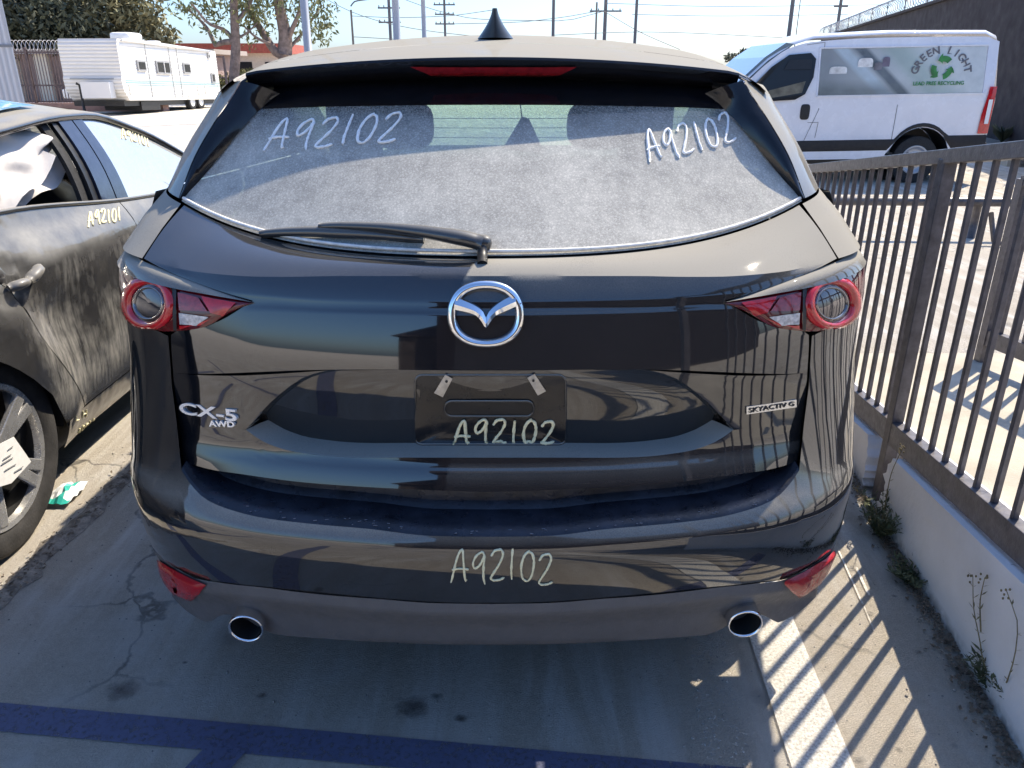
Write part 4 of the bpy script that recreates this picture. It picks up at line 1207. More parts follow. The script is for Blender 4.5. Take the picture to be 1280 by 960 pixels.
def dent(y, z):
    """crushed area round the rear door handle, pushed in towards the cabin"""
    d = math.exp(-((y - 2.68) / .13) ** 2 - ((z - .93) / .09) ** 2)
    d2 = math.exp(-((y - 2.9) / .22) ** 2 - ((z - .72) / .14) ** 2)
    cr = math.sin(y * 61 + z * 37) * math.sin(z * 53 - y * 29)
    return -(.030 * d2 + d * (.030 + .018 * cr))
def sx(y, z, s=1):
    e = SIDEX(z) - .30 * smooth(5.0, 6.1, y) ** 2 - .25 * smooth(1.9, 1.2, y) ** 2
    for c in (2.38, 5.18):
        r = math.hypot(y - c, z - .36); e += .018 * smooth(.62, .42, r)
    return e + dent(y, z)
def spanel(name, y0, y1, z0, z1, ny=26, nz=20, m=None):
    o = []
    for s in (1, -1):
        rows = []
        for i in range(nz + 1):
            row = []
            for j in range(ny + 1):
                t = i / nz; zz = lerp(.3, 1.1, t); y = lerp(y0(zz), y1(zz), j / ny); a = z0(y); b = z1(y); z = lerp(a, b, t); y = lerp(y0(z), y1(z), j / ny)
                row.append(Vector((sx(y, z), y, z)))
            rows.append(row)
        mb = MB().grid(rows)
        if s < 0: mb.v = [Vector((2 * SX - p.x, p.y, p.z)) for p in mb.v]
        o.append((obj(name, mb, m or SPAINT, sedan, smooth=True, out=(s, 0, 0), angle=50), mb))
    return o[0]
rear_cut = table([(.2, 2.97), (.325, 2.935), (.50, 2.835), (.688, 2.734), (.85, 2.66), (.961, 2.60), (1.15, 2.50)])
def arch(y, base):
    z = base
    for c in (2.38, 5.18):
        if abs(y - c) < .41: z = max(z, .36 + math.sqrt(.41 ** 2 - (y - c) ** 2))
    return z
quarter, _ = spanel('rear_quarter', lambda z: 1.30, lambda z: rear_cut(z) - .003, lambda y: arch(y, .24), sbelt, 40, 22)
rdoor, rd_mb = spanel('rear_door', lambda z: rear_cut(z) + .003, lambda z: 3.625, lambda y: .315, lambda y: sbelt(y), 36, 30)
fdoor, _ = spanel('front_door', lambda z: 3.632, lambda z: 4.72, lambda y: .315, sbelt, 20, 18)
fend, _ = spanel('front_wing', lambda z: 4.726, lambda z: 6.05, lambda y: arch(y, .24), sbelt, 40, 18)
sillp, sl_mb = spanel('sill', lambda z: 2.80, lambda z: 4.75, lambda y: .19, lambda y: .31, 16, 4)
# belt moulding under the windows
mb = MB().tube([Vector((sx(y, sbelt(y)) + .002, y, sbelt(y) + .004)) for y in [2.3 + .1 * k for k in range(25)]], .009, 6)
obj('belt_moulding', mb, paint('dusty_moulding', (.03, .03, .03), .4, .2, .8, .8, .1), sedan, smooth=True)
# dark inner side behind the shut lines
rows = [[Vector((SIDEX(z) - .035, y, z)) for y in (2.5, 2.9, 3.3, 3.7, 4.2, 4.75)] for z in (.25, .5, .8, 1.0)]
obj('inner_side', MB().grid(rows), BLACK, sedan)
# damaged handle
hb = MB(); 
for a, b, r in (((-1.752, 2.62, .90), (-1.728, 2.70, .905), .022), ((-1.728, 2.70, .905), (-1.742, 2.80, .935), .024)):
    P = resample([Vector(a), Vector(a).lerp(Vector(b), .5) + Vector((.012, 0, .004)), Vector(b)], 8); hb.tube(P, [r * .7, r, r * 1.05, r, r * .95, r, r * .8, r * .6], 9, flat=.8)
obj('door_handle', hb, paint('scuffed_handle', (.10, .095, .09), .4, -.2, .8, .6, .25), rdoor, smooth=True)
# window frames, pillars, roof rail
def rail_pt(y): 
    return Vector((table([(2.0, -2.02), (2.4, -1.985), (3.13, -1.97), (3.76, -1.97), (4.22, -1.95), (4.76, -1.88), (5.0, -1.845)])(y), y, table([(2.0, 1.25), (2.4, 1.325), (3.13, 1.392), (3.57, 1.422), (3.76, 1.42), (4.22, 1.325), (4.76, 1.105), (5.0, .985)])(y)))
rp_ = [rail_pt(1.95 + .1 * k) for k in range(31)]
mb = MB()
rows = [[p + Vector((.004, 0, -.022)), p + Vector((.016, 0, -.008)), p + Vector((.008, 0, .008)), p + Vector((-.05, 0, .016)), p + Vector((-.10, 0, .022))] for p in rp_]
rl = obj('roof_rail', MB().grid(rows), SROOF, sedan, smooth=True, out=(1, 0, 1))
def pillar(name, yb0, yb1, yt0, yt1, m, lift=0.0):
    rows = []
    for i in range(9):
        t = i / 8; row = []
        for yb, yt in ((yb0, yt0), (yb1, yt1)):
            b = Vector((SIDEX(sbelt(yb)) + .002, yb, sbelt(yb))); tp = rail_pt(yt) + Vector((0, 0, -.02)); p = b.lerp(tp, t) + Vector((.022 * math.sin(math.pi * t) + lift, 0, 0)); row.append(p)
        rows.append([row[0] + Vector((-.02, -.0, 0)), row[0], row[1], row[1] + Vector((-.02, .0, 0))])
    return obj(name, MB().grid(rows), m, sedan, smooth=True, angle=40)
PBL = mat('pillar_blue_black', (.022, .026, .045), .16, coat=.5, var=.3, scale=30)
pillar('rear_door_frame', 3.50, 3.612, 3.54, 3.645, PBL); pillar('front_door_frame', 3.622, 3.72, 3.655, 3.735, PBL)
pillar('window_seal', 3.455, 3.497, 3.50, 3.537, BLACK, -.012); pillar('window_channel', 3.40, 3.45, 3.44, 3.495, RUBBER, -.03)
# front window and windscreen, thick with dust
rows = []
for k in range(21):
    yb = lerp(3.72, 4.92, k / 20); yt = lerp(3.735, 4.90, k / 20); b = Vector((SIDEX(sbelt(yb)) - .008, yb, sbelt(yb) + .002)); t = rail_pt(yt) + Vector((-.012, 0, -.012))
    rows.append([b.lerp(t, s / 6) + Vector((.02 * math.sin(math.pi * s / 6), 0, 0)) for s in range(7)])
fw_mb = MB().grid(rows); fw = obj('front_window', fw_mb, SGLASS, sedan, smooth=True)
def spine(p): return Vector((2 * SX - p.x, p.y, p.z))
rows = []
for k in range(13):
    y = lerp(3.80, 4.96, k / 12); a = rail_pt(y) + Vector((-.08, 0, .02)); b = spine(a); row = []
    for j in range(15):
        s = j / 14; p = a.lerp(b, s); row.append(p + Vector((0, .10 * math.sin(math.pi * s) * smooth(3.8, 4.9, y) + .0, .055 * math.sin(math.pi * s))))
    rows.append(row)
ws_mb = MB().grid(rows); wsc = obj('windscreen', ws_mb, SGLASS, sedan, smooth=True)
rows = []
for k in range(15):
    y = lerp(2.35, 3.80, k / 14); a = rail_pt(y) + Vector((-.09, 0, .02)); b = spine(a)
    rows.append([a.lerp(b, j / 14) + Vector((0, 0, .055 * math.sin(math.pi * j / 14))) for j in range(15)])
roof_s = obj('roof', MB().grid(rows), SROOF, sedan, smooth=True, out=(0, 0, 1))
# cracked glass roof panel
sr = MB(); rr_ = []
for k in range(9):
    y = lerp(2.75, 3.62, k / 8); a = rail_pt(y) + Vector((-.13, 0, .036)); b = spine(a)
    rr_.append([a.lerp(b, j / 14) + Vector((0, 0, .055 * math.sin(math.pi * j / 14) + .004)) for j in range(15)])
def cracked():
    m, nt, p, o = nodes_of('cracked_roof_glass')
    v = N(nt, 'TexVoronoi', feature='DISTANCE_TO_EDGE'); v.inputs['Scale'].default_value = 9; g = N(nt, 'NewGeometry'); nt.links.new(g.outputs['Position'], v.inputs['Vector'])
    e = rng(nt, v.outputs['Distance'], 0, .03, 1, 0)
    nt.links.new(mixc(nt, e, mixc(nt, rng(nt, noise(nt, 8, 4), .35, .65), (.10, .28, .34), (.30, .42, .46)), (.75, .78, .78)), p.inputs['Base Color'])
    p.inputs['Roughness'].default_value = .12; p.inputs['Coat Weight'].default_value = .5
    nt.links.new(bump(nt, v.outputs['Distance'], .6, .02), p.inputs['Normal']); return m
obj('glass_roof_panel', MB().grid(rr_), cracked(), roof_s, smooth=True, out=(0, 0, 1))
# rear window, boot, tail
rows = []
for k in range(13):
    t = k / 12; y = lerp(2.35, 1.25, t); z = table([(0, 1.345), (.35, 1.26), (.65, 1.12), (.8, 1.09), (1, 1.06)])(t); hw = lerp(.60, .74, t)
    rows.append([Vector((SX + hw * (j / 7 - 1), y, z + .04 * math.sin(math.pi * j / 14))) for j in range(15)])
rows.append([p + Vector((0, -.06, -.35)) for p in rows[-1]]); rows.append([p + Vector((0, .05, -.45)) for p in rows[-1]])
obj('boot_and_rear_window', MB().grid(rows), SROOF, sedan, smooth=True, angle=60)
for s in (1, -1):
    rows = [[Vector((SX + s * (2.65 - 1.83), y, sbelt(y))), Vector((SX + s * .74, lerp(y, y + .1, .5), table([(1.25, 1.07), (1.6, 1.14), (1.9, 1.22), (2.4, 1.33)])(y)))] for y in (1.25, 1.5, 1.75, 2.0, 2.2, 2.4)]
    obj('rear_pillar', MB().grid(rows), SPAINT, sedan, smooth=True)
rows = []
for k in range(11):
    t = k / 10; y = lerp(4.85, 6.05, t); hw = lerp(.84, .62, t ** 2); z = lerp(.98, .72, t ** 1.5); rows.append([Vector((SX + hw * (j / 7 - 1), y + .12 * math.sin(math.pi * j / 14), z + .04 * math.sin(math.pi * j / 14))) for j in range(15)])
rows.append([p + Vector((0, .05, -.25)) for p in rows[-1]]); rows.append([p + Vector((0, -.08, -.25)) for p in rows[-1]])
obj('bonnet', MB().grid(rows), SROOF, sedan, smooth=True, angle=60)
obj('floor_pan', MB().box(SX - .80, SX + .80, 1.5, 5.9, .17, .26), BLACK, sedan)
obj('far_window', MB().grid([[spine(rail_pt(y)) for y in (2.1, 2.8, 3.5, 4.1, 4.6, 4.9)], [Vector((2 * SX + 1.83, y, sbelt(y))) for y in (1.9, 2.7, 3.5, 4.2, 4.7, 5.0)]]), SGLASS, sedan)
# seats, airbags
for x in (SX + .38, SX - .38):
    st = obj('front_seat', MB().sup((x, 3.70, .82), (.24, .10, .32), .5).sup((x, 4.0, .5), (.24, .28, .10), .5), SEAT, sedan, smooth=True); obj('headrest', MB().sup((x, 3.62, 1.2), (.13, .05, .09), .6), SEAT, st, smooth=True)
obj('rear_seat', MB().sup((SX, 2.55, .80), (.66, .12, .32), .4), SEAT, sedan, smooth=True)
AIRBAG = mat('airbag_cloth', (.74, .70, .66), .85, var=.08, scale=6, bmp=.25, bscale=14)
rows = []
for i in range(27):
    t = i / 26; row = []
    for j in range(31):
        s = j / 30; y = lerp(2.30, 3.40, s); top = rail_pt(y) + Vector((-.04, 0, -.035))
        low = lerp(.95, 1.0, s) + .26 * smooth(.55, 1.0, s) * (1 + .25 * math.sin(s * 19)); z = lerp(top.z, low, t)
        x = top.x - .0 + .085 * t + .028 * math.sin(s * 13 + t * 2.5) * math.sin(math.pi * min(1, t * 1.2)) + .018 * math.sin(t * 9 + s * 5) + .012 * math.sin(s * 31 - t * 11)
        row.append(Vector((x - .02, y + .03 * math.sin(t * 5), z)))
    rows.append(row)
obj('curtain_airbag', MB().grid(rows), AIRBAG, sedan, smooth=True)
rows = [[p + Vector((-.05 - .03 * math.sin(j * .4), .06 + .09 * smooth(.4, 1, i / 26), -.03)) for j, p in enumerate(r)] for i, r in enumerate(rows)]
obj('curtain_airbag_inner_layer', MB().grid(rows), AIRBAG, sedan, smooth=True)
# wheels; a sheet of paper hangs on the near rear wheel
SRIM = mat('machined_alloy', (.60, .585, .56), .28, .7, var=.15, scale=14)
STYRE = mat('dusty_tyre', (.032, .030, .029), .85, var=.5, scale=14, bmp=.2, bscale=120)
for c in (2.38, 5.18):
    for s in (1, -1):
        w = wheel(SX + s * .885, c, .36, .36, .24, s, sedan, SRIM, 5, .74, spoke_w=.045, m_tyre=STYRE)
        if c < 3 and s > 0: near_wheel = w
PAPER = mat('paper_sheet', (.80, .79, .77), .8, var=.06, scale=60)
def paper_pt(u, v): return at_x(u, v, -1.742)
cpts = [paper_pt(-22, 566), paper_pt(16, 546), paper_pt(39, 577), paper_pt(13, 604), paper_pt(-12, 612)]
pm = MB(); pm.prism([p + Vector((.004 * (i % 2), 0, 0)) for i, p in enumerate(cpts)], (-.0012, 0, 0)); pap = finish(obj('paper_sheet', pm, PAPER, origin=(-1.74, 2.45, .36), out='auto'), 'white printed paper sheet stuck on the near wheel of the crashed sedan', 'paper')
ln = MB()
for (u0, v0, u1, v1) in ((2, 574, 12, 568), (0, 580, 14, 572), (4, 588, 18, 580), (16, 590, 27, 583), (8, 562, 14, 558)): ln.bar(paper_pt(u0, v0) + Vector((.006, 0, 0)), paper_pt(u1, v1) + Vector((.006, 0, 0)), .004, .001, up=(1, 0, 0))
obj('printed_lines', ln, mat('print_grey', (.30, .30, .30), .8), pap)
# arch liner
rows = []
for k in range(17):
    a = math.pi * (k / 16 * 1.1 - .05); rows.append([Vector((x, 2.38 - .405 * math.cos(a), .36 + .405 * math.sin(a))) for x in (-1.775, -2.05)])
obj('arch_liner', MB().grid(rows), BLACK, sedan, smooth=True)
# chalk numbers
FW, RD, SLT, WST = bvh(fw_mb), bvh(rd_mb), bvh(sl_mb), bvh(ws_mb)
write(FW, 'A92101', (152, 172), (6.5, 2.2), (-2, -13), .004, YCHALK, fw, 1.05, seed=3)
write(RD, 'A92101', (110, 284), (7.6, -1.6), (-1, -17), .0045, YCHALK, rdoor, 1.05, seed=6)
write(SLT, 'LH', (93, 526), (7, -2), (1, -9), .0035, YCHALK, sillp, 1.2, seed=7)
write(SLT, 'A92101', (96, 549), (4.6, -3.2), (1, -12), .003, YCHALK, sillp, 1.05, seed=8)
write(WST, 'A92101', (107, 138), (5, .8), (-3, -6), .005, YCHALK, wsc, 1.1, seed=2)
# crumpled snack wrapper on the ground
wr = empty('wrapper', tuple(at_z(84, 622)), 'crumpled white and teal wrapper on the ground beside the sedan wheel', 'wrapper')
c = at_z(84, 622); rnd = random.Random(9); rows = []
for i in range(8):
    row = []
    for j in range(8):
        a, b = i / 7 - .5, j / 7 - .5; row.append(c + Vector((a * .10, b * .16, .022 + .030 * math.cos(a * 3) * math.cos(b * 3) + rnd.uniform(-.010, .010))))
    rows.append(row)
WW = mat('wrapper_white', (.75, .76, .76), .35); obj('foil', MB().grid(rows), WW, wr)
obj('teal_band', MB().grid([[p + Vector((.0, 0, .002)) for p in rows[i]] for i in (4, 5)]), mat('wrapper_teal', (.03, .42, .34), .4), wr)
obj('teal_end', MB().grid([[p + Vector((.0, -.002, .002)) for p in (r[0], r[1])] for r in rows]), MATS['wrapper_teal'], wr)
# ------------------------------------------------------------------ white panel van beyond the railing
VY = 12.2
van = empty('panel_van', (4.7, VY + 1.0, 0), 'white panel van with green recycling sign on its side, parked beyond the railing', 'van')
VWHITE = mat('van_white', (.74, .74, .78), .25, coat=.4, var=.05, scale=3)
VBLACK = mat('van_black_cladding', (.012, .011, .012), .6, var=.2)
VGLASS = mat('van_dark_glass', (.02, .022, .025), .12, spec=.3)
TILT = .030
def vp(x, z, d=0.0): return Vector((x, VY + d, z + TILT * (x - 6.16) * .55))
# body profile, front at -x
prof = [(7.12, .42), (7.16, .62), (7.17, 1.2), (7.12, 1.9), (7.06, 2.08), (6.9, 2.15), (5.5, 2.17), (4.4, 2.13), (4.05, 2.03), (3.75, 1.83), (3.35, 1.45), (3.15, 1.30), (2.5, 1.15), (2.25, .98), (2.18, .7), (2.2, .42)]
def ring(k, d, sx_=0.0):
    out = []
    cx_, cz_ = 4.7, 1.2
    for x, z in prof: out.append(vp(cx_ + (x - cx_) * (1 - sx_ * .35) , (cz_ + (z - cz_) * (1 - sx_) if z > 1.2 else z), d + (.10 * smooth(1.2, 2.15, z) if False else 0)))
    return out
def tum(z): return .13 * smooth(1.15, 2.2, z) ** 1.2
rows = []
for d, ins in ((0.0, .045), (.02, .02), (.06, .004), (.12, 0.0), (1.02, -.02), (1.92, 0), (1.98, .004), (2.02, .02), (2.04, .045)):
    row = []
    for x, z in prof:
        zz = z - ins * smooth(1.3, 2.1, z) * 1.2; xx = 4.7 + (x - 4.7) * (1 - ins * .12); tt = tum(z) * (1 - d / 1.02)
        row.append(vp(xx, zz, d + tt))
    rows.append(row)
vb = MB().grid(rows, close=True)
obj('body', vb, VWHITE, van, smooth=True, out='auto', angle=50)
def side_rows(zs, x0, x1, n, lift=.0):
    return [[vp(lerp(x0, x1, j / n), z, tum(z) - lift) for j in range(n + 1)] for z in zs]
# side skin: one sheet with cut-out over the rear wheel arch
zs = [.42 + (2.02 - .42) * k / 16 for k in range(17)]
def arch_cut(x): 
    r = .47; 
    best = .42
    for c in (6.16, 3.16):
        if abs(x - c) < r: best = max(best, .36 + math.sqrt(r * r - (x - c) ** 2))
    return best
def roofline(x): return table([(2.2, .9), (2.5, 1.13), (3.15, 1.27), (3.75, 1.76), (4.05, 1.95), (4.4, 2.03), (5.5, 2.07), (6.9, 2.06), (7.08, 1.99)])(x)
cols = []
for k in range(61):
    x = lerp(2.24, 7.10, k / 60); a = arch_cut(x); b = roofline(x); cols.append([vp(x, lerp(a, b, t / 14), tum(lerp(a, b, t / 14)) - .004) for t in range(15)])
obj('side_skin', MB().grid(cols), VWHITE, van, smooth=True, out=(0, -1, 0))
cl = []
for k in range(61):
    x = lerp(2.24, 7.14, k / 60); a = max(arch_cut(x), .50) if abs(x - 6.16) < .47 or abs(x - 3.16) < .47 else .50
    top = max(.70 if x > 6.16 else .66, a + .055 if a > .52 else .0); cl.append([vp(x, a, -.008), vp(x, (a + top) / 2, -.022), vp(x, top, -.010)])
obj('lower_cladding', MB().grid(cl), VBLACK, van, smooth=True, out=(0, -1, 0))
obj('sill', MB().grid(side_rows((.38, .44, .498), 3.66, 5.66, 6, .0)), VWHITE, van, smooth=True, out=(0, -1, 0))
# recessed side graphic panel: soft printed picture in greys and greens
def graphic():
    m, nt, p, o = nodes_of('printed_side_graphic')
    g = N(nt, 'NewGeometry'); s = N(nt, 'SeparateXYZ'); nt.links.new(g.outputs['Position'], s.inputs[0])
    base = mixc(nt, rng(nt, s.outputs[0], 4.6, 6.0), (.24, .25, .25), (.62, .64, .62))
    dg = mth(nt, 'ADD', s.outputs[0], mth(nt, 'MULTIPLY', s.outputs[2], 1.1))
    st = mth(nt, 'MULTIPLY', rng(nt, dg, 7.05, 7.13), rng(nt, dg, 7.33, 7.25))
    c = mixc(nt, mth(nt, 'MULTIPLY', st, .85), base, (.06, .07, .08))
    st2 = mth(nt, 'MULTIPLY', rng(nt, dg, 6.75, 6.85), rng(nt, dg, 7.05, 6.98))
    c = mixc(nt, mth(nt, 'MULTIPLY', st2, .8), c, (.50, .58, .62))
    st3 = mth(nt, 'MULTIPLY', rng(nt, dg, 7.40, 7.6), rng(nt, dg, 8.2, 7.8))
    c = mixc(nt, mth(nt, 'MULTIPLY', st3, .45), c, (.20, .32, .24))
    lo = rng(nt, s.outputs[2], 1.50, 1.34); c = mixc(nt, mth(nt, 'MULTIPLY', lo, mth(nt, 'MULTIPLY', rng(nt, s.outputs[0], 6.3, 5.4), .7)), c, (.10, .11, .10))
    c = mixc(nt, mth(nt, 'MULTIPLY', rng(nt, noise(nt, 5, 4), .4, .7), .3), c, (.30, .33, .32))
    nt.links.new(c, p.inputs['Base Color']); p.inputs['Roughness'].default_value = .25; return m
gp = obj('side_graphic', MB().grid(side_rows((1.30, 1.5, 1.72, 1.93), 4.52, 6.93, 8, .012)), graphic(), van, smooth=True, out=(0, -1, 0))
FRAME = mat('panel_frame', (.30, .31, .33), .4)
for (a, b) in (((4.50, 1.285), (6.95, 1.285)), ((4.50, 1.945), (6.95, 1.945)), ((4.50, 1.285), (4.50, 1.945)), ((6.95, 1.285), (6.95, 1.945))):
    obj('panel_moulding', MB().bar(vp(a[0], a[1], tum(a[1]) - .012), vp(b[0], b[1], tum(b[1]) - .012), .02, .02), VWHITE, gp)
# pictures of old appliances within the graphic (flat print)
for x, z, w, h, c in ((4.78, 1.62, .13, .07, (.60, .61, .61)), (5.17, 1.70, .11, .10, (.64, .64, .64)), (5.36, 1.66, .06, .08, (.13, .13, .16)), (5.47, 1.70, .055, .11, (.15, .13, .19))):
    P = [vp(x + w * math.copysign(abs(math.cos(t)) ** .5, math.cos(t)), z + h * math.copysign(abs(math.sin(t)) ** .5, math.sin(t)), tum(z) - .016) for t in [2 * math.pi * k / 20 for k in range(20)]]
    obj('printed_shape', MB().poly(P), mat('print_%d' % int(x * 100), c, .4, var=.35, scale=9), gp, out=(0, -1, 0))
# lettering on an arc and the three-arrow sign
LET = mat('lettering_grey', (.13, .13, .15), .5); GRN = mat('sign_green', (.03, .20, .05), .5, var=.35, scale=10)
cx_, cz_ = 6.29, 1.535; lm = MB()
for i, ch in enumerate('GREEN LIGHT'):
    if ch == ' ': continue
    a = math.radians(166 - i * 15.2); t = text_mesh(ch, .15, .002, .003)
    px_, pz_ = cx_ + .39 * math.cos(a), cz_ + .35 * math.sin(a)
    obj('letter', place(t, vp(px_, pz_, tum(pz_) - .018), (math.sin(a), 0, -math.cos(a)), (math.cos(a), 0, math.sin(a))), LET, gp)
for k in range(3):
    am = MB(); a0 = math.radians(90 + 120 * k)
    for t0, t1, r0, r1 in ((-46, 8, .085, .165), (8, 40, .05, .20)):
        n = 8; P0, P1 = [], []
        for j in range(n + 1):
            t = a0 + math.radians(lerp(t0, t1, j / n)); sh = 1.0 if t0 < 0 else 1 - j / n
            rm = (r0 + r1) / 2; ri, ro = lerp(rm, r0, sh), lerp(rm, r1, sh)
            P0.append(vp(cx_ + ri * math.cos(t), cz_ + .11 + ri * 1.0 * math.sin(t), tum(cz_) - .019)); P1.append(vp(cx_ + ro * math.cos(t), cz_ + .11 + ro * 1.0 * math.sin(t), tum(cz_) - .019))
        am.grid([P0, P1])
    obj('recycling_arrow', am, GRN, gp, out=(0, -1, 0))
t = text_mesh('LEAD FREE RECYCLING', .072, .001, .001)
obj('small_lettering', place(t, vp(6.27, 1.435, tum(1.43) - .018), (1, 0, .016), (0, .1, 1)), GRN, gp)
# driver's window and door details
wn_ = [(3.42, 1.215), (4.18, 1.245), (4.32, 1.32), (4.42, 1.55), (4.44, 1.80), (4.36, 1.88), (4.05, 1.86), (3.80, 1.70), (3.55, 1.45)]
dw = obj('side_window', MB().prism([vp(x, z, tum(z) - .035) for x, z in wn_], (0, .02, 0)), VGLASS, van, out='auto')
obj('interior_shade', MB().prism([vp(x, z, tum(z) - .042) for x, z in ((3.98, 1.66), (4.38, 1.66), (4.38, 1.80), (4.05, 1.79))], (0, .002, 0)), BLACK, dw)
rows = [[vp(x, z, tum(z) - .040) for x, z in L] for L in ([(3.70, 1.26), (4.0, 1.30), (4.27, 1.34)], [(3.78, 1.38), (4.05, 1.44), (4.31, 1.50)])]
obj('window_reflection_panel', MB().grid(rows), mat('painted_window_reflection', (.12, .11, .08), .5, var=.5, scale=9), dw, out=(0, -1, 0))  # reflection in the window, painted as a paler sheet over the glass
wd = [(3.74, 1.82), (4.02, 2.0), (4.12, 1.98), (3.46, 1.40), (3.2, 1.31)]
obj('windscreen', MB().prism([vp(x - .02, z + .015, .12) for x, z in ((4.02, 2.01), (3.73, 1.82), (3.33, 1.45), (3.16, 1.315), (3.28, 1.32), (4.14, 1.99))], (0, 1.8, 0)), mat('windscreen_blue', (.16, .22, .26), .06, coat=.6), van, out='auto')
hd_ = MB().sup(vp(4.36, 1.07, -.005), (.07, .02, .11), .5); obj('door_handle', hd_, VBLACK, van, smooth=True)
vm = MB().sup(vp(3.38, 1.33, -.14), (.07, .11, .16), .5); vm_o = obj('door_mirror', vm, VBLACK, van, smooth=True); obj('mirror_glass', MB().sup(vp(3.44, 1.36, -.14), (.02, .08, .10), .5), mat('mirror_silver', (.8, .8, .82), .08, .9), vm_o, smooth=True)
SEAM = mat('panel_gap', (.12, .12, .13), .6)
for a, b in (((4.56, 2.02), (4.56, 1.1)), ((4.56, 1.1), (4.40, .66)), ((5.72, 1.15), (5.72, .66)), ((4.56, 2.02), (4.3, 1.99)), ((4.42, .92), (4.58, .92)), ((4.58, .92), (4.56, .70))):
    obj('panel_gap', MB().bar(vp(*a, tum(a[1]) - .004), vp(*b, tum(b[1]) - .004), .008, .006), SEAM, van)
rows = [[vp(x, z, tum(z) - .02 - .02 * math.sin(math.pi * s)) for s, x in ((0, 6.985 + .05 * smooth(.9, 1.4, z)), (.5, 7.07), (1, 7.14))] for z in (.72, .85, 1.0, 1.15, 1.28, 1.38)]
tl = obj('tail_lamp', MB().grid(rows), REDLENS, van, smooth=True, out=(0, -1, 0))
rows = [[vp(x, z, tum(z) - .045) for x in (7.04, 7.10)] for z in (.86, 1.0, 1.2)]; obj('lamp_window', MB().grid(rows), mat('lamp_white', (.8, .78, .78), .2), tl, out=(0, -1, 0))
VW = mat('steel_wheel', (.42, .42, .43), .4, .6)
def small_wheel(cx0, y, z, r, w, parent, ax=(0, -1, 0), m_rim=None):
    c = Vector((cx0, y, z)); wh = obj('wheel', MB().lathe([(r * .62, -w), (r, -w), (r, -.01), (r * .95, 0), (r * .62, -.005)], c, ax, 36), RUBBER, parent, smooth=True, angle=50)
    obj('rim', MB().lathe([(r * .62, -.01), (r * .60, 0), (r * .52, -.02), (r * .44, -.05), (r * .30, -.02), (r * .12, -.015), (.001, -.005)], c, ax, 30), m_rim or VW, wh, smooth=True); return wh
for x in (6.16, 3.16):
    small_wheel(x, VY + .06, .345, .345, .22, van); small_wheel(x, VY + 1.98, .345, .345, .22, van, (0, 1, 0))
    rows = [[vp(x + .46 * math.cos(a), .36 + .46 * math.sin(a), d) for d in (.0, .45)] for a in [math.pi * k / 16 for k in range(17)]]
    obj('arch_liner', MB().grid(rows), BLACK, van, smooth=True)
    obj('arch_back', MB().lathe([(.001, 0), (.46, 0)], vp(x, .36, .44), (0, -1, 0), 24), BLACK, van)
obj('underbody', MB().box(2.4, 7.0, VY + .1, VY + 1.95, .28, .45), BLACK, van)
obj('rear_bumper', MB().box(7.08, 7.22, VY + .05, VY + 2.0, .42, .60), VBLACK, van, bevel=.03)

# ------------------------------------------------------------------ travel trailer at the far left
TF, TR = Vector((-15.0, 32.0, 0)), Vector((-14.1, 40.0, 0)); TD = (TR - TF).normalized(); TN = Vector((TD.y, -TD.x, 0))
trl = empty('travel_trailer', tuple(TF), 'white travel trailer with teal stripes parked across the lot', 'trailer')
def siding():
    m, nt, p, o = nodes_of('ribbed_siding')
    g = N(nt, 'NewGeometry'); w = N(nt, 'TexWave', wave_type='BANDS', bands_direction='Z'); w.inputs['Scale'].default_value = 2.4; nt.links.new(g.outputs['Position'], w.inputs['Vector'])
    c = mixc(nt, rng(nt, w.outputs['Fac'], .0, .25), (.55, .54, .51), (.82, .81, .78))
    nt.links.new(mixc(nt, mth(nt, 'MULTIPLY', rng(nt, noise(nt, 1.2, 5), .4, .7), .25), c, (.60, .57, .50)), p.inputs['Base Color'])
    p.inputs['Roughness'].default_value = .45; nt.links.new(bump(nt, w.outputs['Fac'], .5, .03), p.inputs['Normal']); return m
SIDING = siding(); TWHITE = mat('trailer_white', (.80, .79, .77), .5, var=.06)
def tp(l, z, o=0.0, w=0.0):
    """point on the trailer: l along the side from the front, z height ratio 0-1, o outward, w across"""
    b = lerp(.543, .353, l / 8.05); t = lerp(2.77, 2.50, l / 8.05); q = TF + TD * l + TN * o - TN * w; return Vector((q.x, q.y, lerp(b, t, z)))
prof_t = [(.28, 0), (-.02, .18), (-.06, .35), (0, .42), (.02, .9), (.10, 1.0), (3.0, 1.02), (8.0, 1.0), (8.05, .95), (8.05, .06), (8.0, 0)]
obj('body', MB().prism([tp(l, z) for l, z in prof_t], -TN * 2.4), SIDING, trl, out='auto')
for l0, l1, z0, z1 in ((1.15, 1.75, .50, .68), (2.55, 3.6, .47, .70), (4.75, 5.35, .50, .70), (7.25, 7.6, .34, .54), (7.15, 7.35, .83, .93)):
    wd = obj('window', MB().prism([tp(l, z, .01) for l, z in ((l0, z0), (l1, z0), (l1, z1), (l0, z1))], TN * .05), mat('window_frame_grey', (.35, .35, .35), .5), trl, out='auto')
    k = .07; obj('pane', MB().prism([tp(l, z, .055) for l, z in ((l0 + k, z0 + .03), (l1 - k, z0 + .03), (l1 - k, z1 - .03), (l0 + k, z1 - .03))], TN * .015), VGLASS, wd, out='auto')
    if l1 - l0 > .8: obj('mullion', MB().bar(tp((l0 + l1) / 2, z0 + .02, .07), tp((l0 + l1) / 2, z1 - .02, .07), .06, .03), TWHITE, wd)
TEAL = mat('teal_stripe', (.30, .50, .52), .5)
for z, h in ((.335, .012), (.30, .012), (.26, .006)): obj('stripe', MB().bar(tp(.2, z, .008), tp(8.0, z, .008), .012, h * 2.2), TEAL, trl)
